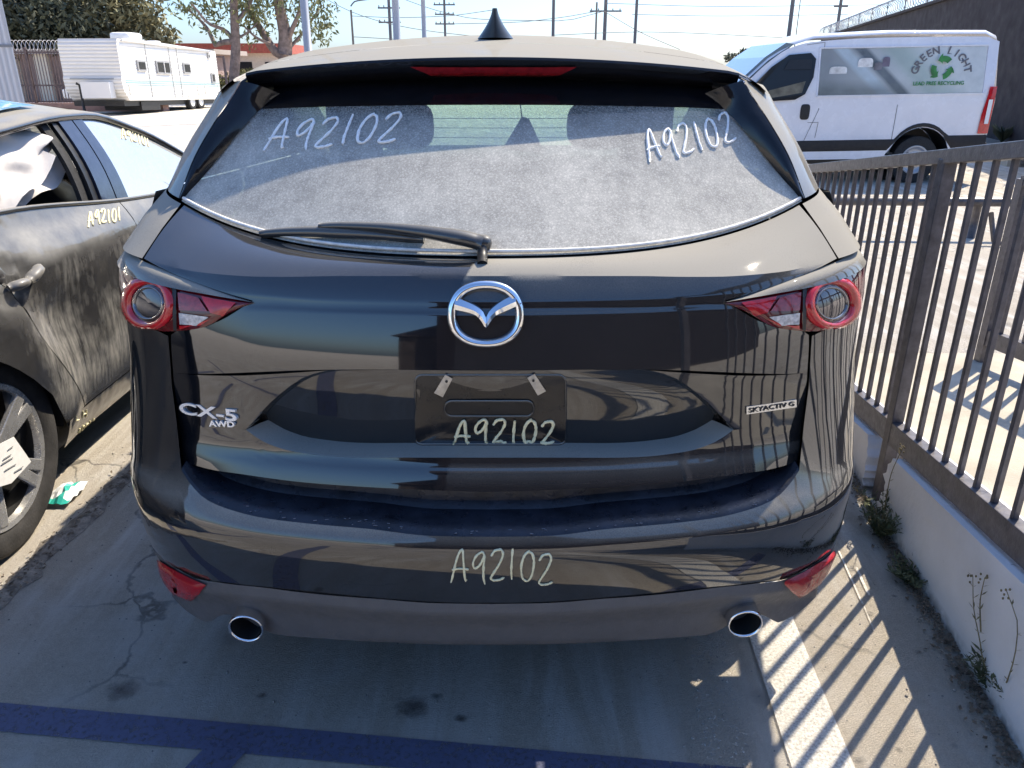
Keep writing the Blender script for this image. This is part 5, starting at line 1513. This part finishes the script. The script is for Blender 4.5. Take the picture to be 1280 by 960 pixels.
obj('front_stripe', MB().bar(tp(-.075, .36, 0, .3), tp(-.075, .36, 0, 2.1), .02, .05), mat('stripe_grey', (.35, .38, .40), .5), trl)
for l in (1.95, 3.75, 4.4): obj('panel_joint', MB().bar(tp(l, .05, .01), tp(l, .96, .01), .03, .03), mat('joint_grey', (.5, .5, .48), .5), trl)
for l0, l1, z0, z1 in ((.35, .85, .10, .26), (5.8, 6.3, .10, .28), (6.5, 6.9, .10, .28)): obj('hatch', MB().prism([tp(l, z, .0) for l, z in ((l0, z0), (l1, z0), (l1, z1), (l0, z1))], TN * .02), mat('hatch_cream', (.66, .63, .55), .5), trl, out='auto')
obj('awning_tube', MB().tube([tp(.3, .985, .06), tp(7.4, .975, .06)], .05, 8), TWHITE, trl, smooth=True)
ac = MB(); c = tp(2.6, 1.02, 0, 1.1) ; ac.sup(c + Vector((0, 0, .17)), (.45, .65, .18), .4); obj('air_conditioner', ac, TWHITE, trl, smooth=True)
ac = MB(); c = tp(4.6, 1.01, 0, 1.1); ac.sup(c + Vector((0, 0, .10)), (.25, .3, .10), .4); obj('roof_vent', ac, TWHITE, trl, smooth=True)
lp = MB(); q = tp(-.1, 0.0, 0, .9); lp.prism([q + Vector((x, -.4, z)) for x, z in ((-.55, .1), (.55, .1), (.55, .68), (-.55, .68))], (0, .4, 0)); obj('gas_bottle_cover', lp, mat('cover_white', (.70, .71, .72), .4), trl, out='auto')
obj('jack', MB().tube([tp(-.45, -.2, 0, 1.5), tp(-.45, .25, 0, 1.5), tp(-.5, .28, 0, 1.6)], .05, 8), BLACK, trl, smooth=True)
obj('chassis', MB().prism([tp(l, z, -.15) for l, z in ((.1, -.09), (7.9, -.09), (7.9, .0), (.1, .0))], -TN * 2.1), BLACK, trl, out='auto')
obj('tank', MB().prism([tp(l, z, -.1) for l, z in ((1.2, -.17), (2.6, -.17), (2.6, -.02), (1.2, -.02))], -TN * 1.6), BLACK, trl, out='auto')
for l in (5.25, 6.05):
    c = tp(l, 0, -.02); small_wheel(c.x, c.y, .34, .34, .22, trl, tuple(TN), mat('trailer_rim', (.75, .75, .74), .4, .3))
obj('wheel_arch', MB().prism([tp(l, z, .008) for l, z in ((4.75, .0), (6.55, .0), (6.4, .09), (4.9, .09))], TN * .02), mat('hatch_cream', (.66, .63, .55)), trl, out='auto')
# ------------------------------------------------------------------ background
BARK = mat('eucalyptus_bark', (.20, .15, .13), .9, var=.4, scale=5, bmp=.4, bscale=18)
LEAFA = mat('eucalyptus_leaf', (.16, .17, .07), .7, var=.45, scale=1.2)
LEAFD = mat('dark_leaf', (.055, .062, .035), .7, var=.5, scale=.8)
LEAFO = mat('olive_leaf', (.22, .20, .10), .7, var=.45, scale=.9)
def leaves(clumps, size, seed, droop=0.0):
    r = random.Random(seed); mb = MB(); V, F = [], []
    for c, rad, n in clumps:
        c = Vector(c)
        for _ in range(n):
            d = Vector((r.gauss(0, 1), r.gauss(0, 1), r.gauss(0, 1))).normalized() * rad * (r.random() ** .45)
            p = c + Vector((d.x, d.y, d.z * .75)); s = size * r.uniform(.5, 1.3)
            a = Vector((r.gauss(0, 1), r.gauss(0, 1), r.gauss(0, 1) - droop)).normalized() * s; b = a.cross(Vector((r.gauss(0, 1), r.gauss(0, 1), r.gauss(0, 1)))).normalized() * s * .38
            o = len(V); V += [p - a, p + b, p + a, p - b]; F.append((o, o + 1, o + 2, o + 3))
    mb.v = V; mb.f = F; return mb
def limb(mb, P, r0, r1, n=10, k=7):
    P = resample([Vector(p) for p in P], n); mb.tube(P, [lerp(r0, r1, i / (n - 1)) for i in range(n)], k)
def bg(u, v, y): return at_y(u, v, y)
# two tall eucalyptus trees behind the trailer
def gum(label, base_u, y, trunk, limbs, clumps, rt, seed, lsize=.16):
    b = bg(base_u, 120, y); root = empty('eucalyptus_tree', (b.x, y, 0), label, 'tree', 'eucalyptus trees behind the trailer')
    mb = MB(); limb(mb, [(b.x, y, 0)] + [tuple(bg(u, v, y)) for u, v in trunk], rt, rt * .6)
    for P, r0, r1 in limbs: limb(mb, [bg(u, v, y + dy) for u, v, dy in P], r0, r1)
    obj('trunk', mb, BARK, root, smooth=True)
    obj('crown', leaves([(bg(u, v, y + dy), rd, n) for u, v, dy, rd, n in clumps], lsize, seed, .8), LEAFA, root, kind=None)
gum('slim eucalyptus with one forked limb, nearer the trailer', 293, 45, [(293, 95), (295, 60), (293, 20), (292, -40)],
    [([(291, 52, 0), (278, 53, 0), (270, 57, .3), (262, 40, .5), (250, 25, .8), (235, 12, 1)], .16, .05), ([(294, 55, 0), (282, 38, 0), (262, 30, -.4), (240, 5, -.6)], .12, .05), ([(294, 30, 0), (312, 5, .3), (322, -30, .5)], .14, .06), ([(297, 48, 0), (310, 40, .2), (322, 28, .6)], .07, .03)],
    [(238, 8, 1, 1.2, 110), (255, 22, .5, 1.0, 80), (222, 2, .4, 1.0, 70), (268, 10, .2, 1.0, 80), (290, -8, 0, 2.0, 420), (312, 8, .5, 1.1, 110), (272, 40, 0, .8, 40), (320, -18, 0, 1.6, 200)], .30, 31)
gum('wide many-limbed eucalyptus left of the grey steel pole', 352, 46, [(352, 95), (354, 75), (356, 66)],
    [([(355, 70, 0), (346, 66, 0), (333, 48, .2), (322, 30, .5), (312, 10, .6), (308, -20, .6)], .26, .10), ([(356, 68, 0), (357, 45, 0), (352, 20, 0), (344, -15, 0)], .42, .22), ([(358, 55, 0), (366, 35, -.3), (374, 15, -.5), (378, -20, -.5)], .16, .06), ([(340, 56, 0), (322, 48, -.4), (306, 34, -.6)], .10, .04), ([(362, 60, 0), (376, 44, .5), (392, 22, .8), (402, 6, 1)], .10, .04)],
    [(308, 20, .5, 1.2, 130), (325, 8, .4, 1.3, 170), (345, 0, 0, 1.6, 230), (372, 6, -.4, 1.4, 170), (398, 15, .8, 1.2, 190), (405, 32, .8, .9, 90), (385, 38, .5, 1.0, 100), (330, 36, 0, .9, 60), (402, 48, .6, .7, 50), (310, 48, 0, .8, 40), (370, -20, 0, 2, 260)], .40, 32)
# broad dark trees behind the trailer on the left
def broad(label, u, y, z0, clumps, seed, m, size=.22, n=None):
    b = bg(u, 120, y); root = empty('broad_tree', (b.x, y, 0), label, 'tree', 'broad trees behind the iron fence')
    mb = MB(); limb(mb, [(b.x, y, 0), (b.x + .2, y, 2.2), (b.x - .1, y, 4.2)], .35, .2)
    for k in range(4): limb(mb, [(b.x, y, 2.6 + .3 * k), (b.x + (k - 1.5) * 1.4, y + (k % 2) * .8, 4.4)], .14, .05)
    obj('trunk', mb, BARK, root, smooth=True); obj('crown', leaves([(bg(uu, vv, y + dy), rd, nn) for uu, vv, dy, rd, nn in clumps], size, seed), m, root)
broad('dark shady tree beside the grey corrugated building', 45, 48, 2, [(20, 20, 0, 2.6, 1500), (50, 35, .5, 2.4, 1500), (75, 20, -.5, 2.6, 1500), (40, 0, 0, 2.8, 1300), (80, 45, 0, 1.8, 900), (20, 50, 0, 1.8, 800)], 41, LEAFD)
broad('olive-leaved tree standing directly behind the trailer', 140, 50, 2, [(110, 12, 0, 2.4, 1100), (135, 22, 0, 2.2, 1000), (160, 15, .5, 2.0, 800), (125, 38, .5, 1.8, 700), (178, 25, 0, 1.5, 420), (150, -5, 0, 2.6, 900), (190, 40, 0, 1.3, 300), (100, 30, .5, 2.0, 800), (208, 46, 0, .9, 120)], 42, LEAFO)
# grey corrugated building at the left edge
def corrugated():
    m, nt, p, o = nodes_of('corrugated_sheet')
    g = N(nt, 'NewGeometry'); w = N(nt, 'TexWave', wave_type='BANDS', bands_direction='X'); w.inputs['Scale'].default_value = 2.2; nt.links.new(g.outputs['Position'], w.inputs['Vector'])
    nt.links.new(mixc(nt, w.outputs['Fac'], (.42, .41, .43), (.58, .57, .59)), p.inputs['Base Color']); p.inputs['Roughness'].default_value = .5
    nt.links.new(bump(nt, w.outputs['Fac'], .6, .05), p.inputs['Normal']); return m
cb = empty('corrugated_building', (-15, 21, 0), 'grey corrugated metal building at the left edge of the lot', 'building')
COR = corrugated(); e = at_x(22, 100, -12.2)
def slab(name, z0, z1, g, m): obj(name, MB().prism([Vector(q) for q in ((-12.2 + g, 20.6 - g, z0), (-15.6 + g, 26, z0), (-24, 26, z0), (-20, 20.6 - g, z0))], (0, 0, z1 - z0)), m, cb, out='auto')
slab('lower_wall', 0, 2.15, 0, COR); slab('upper_wall', 2.21, 7, -.02, COR); slab('wall_joint', 2.15, 2.21, .02, mat('joint_dark', (.2, .2, .21), .6))
# iron fence with razor wire between the building and the trailer
IR2 = mat('far_fence_iron', (.10, .07, .07), .6, var=.3)
ff = empty('iron_fence', (-19, 35.5, 0), 'tall iron fence topped with coiled wire between the building and the trailer', 'fence')
fb = MB()
for k in range(64):
    x = -23.2 + k * .125; fb.bar((x, 35.5, .35), (x, 35.5, 2.45), .03, .03, up=(0, 1, 0))
obj('bars', fb, IR2, ff, kind='stuff')
for z in (.4, 1.05, 2.35): obj('rail', MB().bar((-23.4, 35.5, z), (-15.2, 35.5, z), .05, .06), IR2, ff)
for x in (-23, -20.5, -18, -15.5): obj('post', MB().bar((x, 35.45, 0), (x, 35.45, 2.55), .08, .08, up=(0, 1, 0)), IR2, ff)
def coil(p0, p1, r, turns, wire):
    p0, p1 = Vector(p0), Vector(p1); d = (p1 - p0).normalized(); a = Vector((0, 0, 1)); b = d.cross(a).normalized(); n = turns * 10
    return MB().tube([p0.lerp(p1, i / n) + a * r * math.sin(2 * math.pi * i / 10) + b * r * math.cos(2 * math.pi * i / 10) for i in range(n + 1)], wire, 3)
WIREM = mat('galvanised_wire', (.55, .53, .52), .4, .5)
obj('razor_wire', coil((-23.3, 35.5, 2.62), (-15.3, 35.5, 2.62), .20, 46, .012), WIREM, ff)
obj('kerb', MB().box(-23.5, -15, 35.3, 35.9, 0, .34), mat('reddish_kerb', (.30, .19, .16), .9, var=.3, scale=2), ff)
# things behind that fence: a row of pale garage piers and a parked white car
gb = empty('garage_row', (-22, 47, 0), 'low cream garage row with piers behind the iron fence', 'building')
obj('wall', MB().box(-34, -17, 47.3, 52, 0, 2.5), mat('garage_back', (.28, .20, .18), .9, var=.3, scale=1), gb); obj('roof', MB().box(-34.5, -16.5, 46.6, 52.4, 2.5, 2.75), mat('garage_roof', (.35, .30, .27), .9), gb)
for k in range(9): obj('pier', MB().box(-32 + 1.75 * k, -31.3 + 1.75 * k, 46.9, 47.3, 0, 2.5), mat('cream_pier', (.66, .58, .46), .8), gb)
pc_ = empty('parked_car', (-20.2, 41.5, 0), 'white car parked behind the iron fence, left of the trailer', 'car')
pcb = MB(); pr_ = [(-2.1, .35), (-2.15, .75), (-1.6, .92), (-1.0, 1.0), (-.5, 1.38), (.7, 1.42), (1.4, 1.05), (2.1, .95), (2.15, .4)]
pcb.prism([Vector((-20.2 + x, 41.0, z)) for x, z in pr_], (0, 1.7, 0)); obj('body', pcb, TWHITE, pc_, out='auto', bevel=.06)
obj('side_glass', MB().prism([Vector((-20.2 + x, 40.985, z)) for x, z in ((-.9, 1.02), (-.45, 1.32), (.65, 1.35), (1.15, 1.04))], (0, .01, 0)), VGLASS, pc_, out='auto')
for x in (-1.35, 1.35): small_wheel(-20.2 + x, 40.98, .32, .32, .2, pc_)
# gate posts, hedge and red-fasciaed building right of the trailer
gt = empty('lot_gate', (-15.3, 43.5, 0), 'dark steel gate frame just behind the trailer', 'gate')
for x in (-15.4, -14.95): obj('post', MB().bar((x, 43.5, 0), (x, 43.5, 2.35), .10, .10, up=(0, 1, 0)), IR2, gt)
for z in (.4, 1.3, 2.3): obj('rail', MB().bar((-15.4, 43.5, z), (-14.95, 43.5, z), .06, .06), IR2, gt)
for i, (u, w, lab) in enumerate(((298, 1.3, 'rounded green shrub behind the gate'), (318, 1.1, 'rounded green shrub by the dusty SUV roof edge'))):
    b = bg(u, 110, 47); sh = empty('shrub', (b.x, 47, 0), lab, 'shrub', 'shrubs in front of the red-fasciaed building')
    obj('foliage', leaves([((b.x, 47, .7), w * .8, 900), ((b.x + .5, 47.2, 1.2), w * .6, 500), ((b.x - .5, 46.9, 1.0), w * .6, 500)], .13, 50 + i), mat('shrub_leaf', (.14, .13, .045), .8, var=.5, scale=2), sh)
rb_ = empty('flat_building', (-19, 58, 0), 'low cream building with a red roof edge behind the eucalyptus trees', 'building')
obj('wall', MB().box(-24, -15.6, 57, 64, 0, 2.75), mat('cream_wall', (.60, .52, .42), .85, var=.1), rb_); obj('roof_edge', MB().box(-24.3, -15.3, 56.6, 64.3, 2.75, 3.35), mat('red_fascia', (.38, .09, .06), .7, var=.2), rb_)
for x in (-20.6, -18.6, -16.8): obj('window', MB().box(x, x + .9, 56.97, 57.0, 1.1, 2.2), VGLASS, rb_)
# poles and lines
POLEW = mat('weathered_timber', (.24, .21, .19), .9, var=.25, scale=2); POLES = mat('grey_steel_pole', (.34, .36, .40), .5, .3); POLED = mat('dark_pole', (.11, .11, .12), .7)
def pole(u, y, r, label, m, arms=(), top=12.0, kind='utility_pole', extra=None):
    b = bg(u, 60, y); root = empty(kind, (b.x, y, 0), label, 'pole', 'poles along the skyline'); lean = 0
    obj('shaft', MB().tube([(b.x, y, 0), (b.x, y, top)], [r, r * .75], 10), m, root, smooth=True)
    for v, w in arms:
        z = bg(u, v, y).z; obj('crossarm', MB().bar((b.x - w, y - .1, z), (b.x + w, y - .1, z), .10, .12), m, root)
        for k in range(-2, 3):
            if k and w > .7: obj('insulator', MB().sup((b.x + w * k * .45, y - .1, z + .13), (.05, .05, .09), 1, 6, 4), POLED, root)
    if extra: extra(root, b)
    return b
def lamp_arm(root, b):
    z = bg(441, 2, b.y).z
    obj('lamp_arm', MB().tube(resample([Vector((b.x, b.y, z - .3)), Vector((b.x + .3, b.y, z)), Vector((b.x + 1.3, b.y, z + .15))], 8), .05, 6), POLED, root)
pole(385, 30, .15, 'thick grey steel pole right of the many-limbed eucalyptus', POLES)
pole(442, 60, .09, 'thin street lamp pole on the skyline', POLED, top=5.6, kind='street_lamp', extra=lamp_arm)
pole(489, 70, .14, 'slim pole beside the thick tapered mast', POLED, arms=((10, .9), (28, .9)))
pole(497, 62, .30, 'thick tapered mast rising behind the roof, left of the aerial fin', POLES)
pole(531, 66, .20, 'plain grey pole left of the aerial fin', POLES)
pole(557, 80, .13, 'pole with stacked crossarms just left of the aerial fin', POLED, arms=((6, 1.0), (18, .9), (30, .9)))
pole(691, 62, .13, 'plain slim pole standing right of the aerial fin', POLED)
pole(744, 75, .11, 'shorter thin pole next to the crossarm pole right of centre', POLED, top=7.2)
pole(755, 70, .17, 'dark pole with a crossarm on the skyline right of centre', POLED, arms=((14, 1.3),))
pole(793, 64, .13, 'slim pole right of the crossarm pole', POLED)
pole(984, 60, .16, 'leftmost pole above the white van', POLED)
pole(993, 75, .05, 'very thin wire mast above the white van', POLED, top=8)
pole(1043, 62, .13, 'rightmost pole above the white van, near the coiled wire', POLED, arms=((8, .5),))
def line(pts, label, y=66, r=.022):
    P = resample([bg(u, v, y + dy) for u, v, dy in pts], 16); root = finish(obj('power_line', MB().tube(P, r, 4), POLED, origin=tuple(P[0])), label, 'power line', 'power lines across the sky')
for i, (pts, lab) in enumerate((
    ([(395, -8, 0), (440, 15, 0), (480, 28, 0), (531, 38, 0), (620, 48, 0)], 'power line sagging from upper left towards the aerial fin'),
    ([(470, -14, 0), (557, 16, 0), (600, 24, 0), (700, 26, 0), (755, 14, 0)], 'power line running from upper left to the crossarm pole'),
    ([(560, 30, 0), (640, 28, 0), (700, 22, 0), (752, 13, 0)], 'short power line rising to the crossarm from the left'),
    ([(755, 4, 0), (900, 8, 0), (1100, 6, 0)], 'topmost power line between crossarm pole and van'),
    ([(755, 14, 0), (800, 40, 0), (850, 62, 0)], 'power line dropping steeply right of the crossarm pole'),
    ([(790, 18, 0), (900, 20, 0), (1060, 18, 0)], 'second power line above the van roof'),
    ([(690, 44, 0), (800, 40, 0), (1000, 48, 0)], 'low power line close above the roof edge'),
    ([(440, 46, 0), (530, 50, 0), (620, 50, 0)], 'low power line left of the aerial fin'),
    ([(440, 20, 0), (500, 22, 0), (557, 20, 0), (620, 12, 0)], 'power line strung between the left poles'))): line(pts, lab)
# dark brown boundary wall with coiled razor wire on the right
DWALL = mat('dark_brown_wall', (.018, .013, .017), .85, var=.25, scale=1.5, bmp=.2, bscale=20)
dwl = empty('boundary_wall', (12.4, 24.7, 0), 'tall dark brown wall topped with coiled wire behind the van', 'wall')
A_, B_ = Vector((9.2, 11.6, 0)), Vector((18.8, 51.5, 0)); dn = (B_ - A_).normalized(); dr = Vector((dn.y, -dn.x, 0))
obj('wall_face', MB().prism([A_, B_, B_ + dr * 3, A_ + dr * 3], (0, 0, 3.45)), DWALL, dwl, out='auto')
obj('coping', MB().bar(A_ + Vector((0, 0, 3.50)) + dr * .1, B_ + Vector((0, 0, 3.50)) + dr * .1, .4, .08), DWALL, dwl)
obj('razor_wire', coil(A_ + Vector((0, 0, 3.80)) + dr * .1, B_ + Vector((0, 0, 3.80)) + dr * .1, .28, 110, .014), WIREM, dwl)
for k in range(14):
    p = A_.lerp(B_, k / 13) + dr * .1; obj('wire_bracket', MB().bar(p + Vector((0, 0, 3.5)), p + Vector((0, 0, 4.1)), .03, .03, up=(0, 1, 0)), POLED, dwl)
# planter and spiky plants at the foot of that wall
pb = A_.lerp(B_, .14) - dr * .8
plm = empty('planter', tuple(pb), 'low kerbed planting bed at the foot of the dark wall', 'planter')
obj('kerb', MB().bar(pb - dn * 3 + Vector((0, 0, .12)), pb + dn * 9 + Vector((0, 0, .12)), .2, .24), RAMPM, plm)
obj('soil', MB().bar(pb - dn * 3 + dr * .45 + Vector((0, 0, .10)), pb + dn * 9 + dr * .45 + Vector((0, 0, .10)), .7, .2), DIRT, plm)
AG = mat('dry_spiky_leaf', (.30, .25, .12), .8, var=.4, scale=4)
for i, (u, v, lab) in enumerate(((1270, 172, 'dry spiky plant at the right edge by the dark wall'), (1252, 178, 'small dark shrub beside the spiky plant'))):
    b = at_z(u, v, .2); sp_ = empty('spiky_plant', tuple(b), lab, 'plant', 'plants along the dark wall'); r = random.Random(60 + i); mb = MB()
    for k in range(70 if i == 0 else 40):
        a = r.uniform(0, 6.28); l = r.uniform(.5, .95) * (1 if i == 0 else .5); d = Vector((math.cos(a) * .45, math.sin(a) * .45, 1)).normalized() * l; w = Vector((-math.sin(a), math.cos(a), 0)) * .022
        mb.add([b - w, b + w, b + d * .6 + w, b + d + Vector((math.cos(a) * .1, math.sin(a) * .1, -.05)), b + d * .6 - w], [(0, 1, 2, 3, 4)])
    obj('blades', mb, AG if i == 0 else LEAFD, sp_)
b = bg(925, 60, 60); sh = empty('broad_tree', (b.x, 60, 0), 'distant tree top showing left of the van windscreen', 'tree', None)
mb = MB(); limb(mb, [(b.x, 60, 0), (b.x, 60, 2.5)], .25, .15); obj('trunk', mb, BARK, sh, smooth=True)
obj('crown', leaves([((b.x + .4, 60, 2.7), .6, 260), ((b.x - .6, 60, 2.5), .5, 160), ((b.x + 1.3, 60, 2.7), .55, 200)], .14, 71), LEAFD, sh)

# ------------------------------------------------------------------ dark building added behind the camera to darken reflections in the paint
sb_ = empty('added_dark_building', (5, -11, 0), 'dark brown flat-roofed building added behind the viewer to darken reflections in the black paint', 'building')
obj('wall', MB().box(-2.2, 16, -16, -9.5, 0, 4.2), DWALL, sb_); obj('roof_edge', MB().box(-2.5, 16.3, -16.2, -9.3, 4.2, 4.5), mat('dark_fascia', (.05, .04, .045), .7), sb_)
obj('added_annex', MB().box(-3.9, -2.21, -15, -10.6, 0, 2.3), mat('added_annex_brown', (.07, .055, .05), .8, var=.3, scale=2), sb_)  # low step added to break the straight edge of the mirrored dark mass
obj('added_annex_roof', MB().prism([Vector((-4.2, -10.4, 2.3)), Vector((-2.21, -10.4, 2.3)), Vector((-2.21, -10.4, 3.1))], (0, -4.7, 0)), MATS['dark_fascia'], sb_, out='auto')
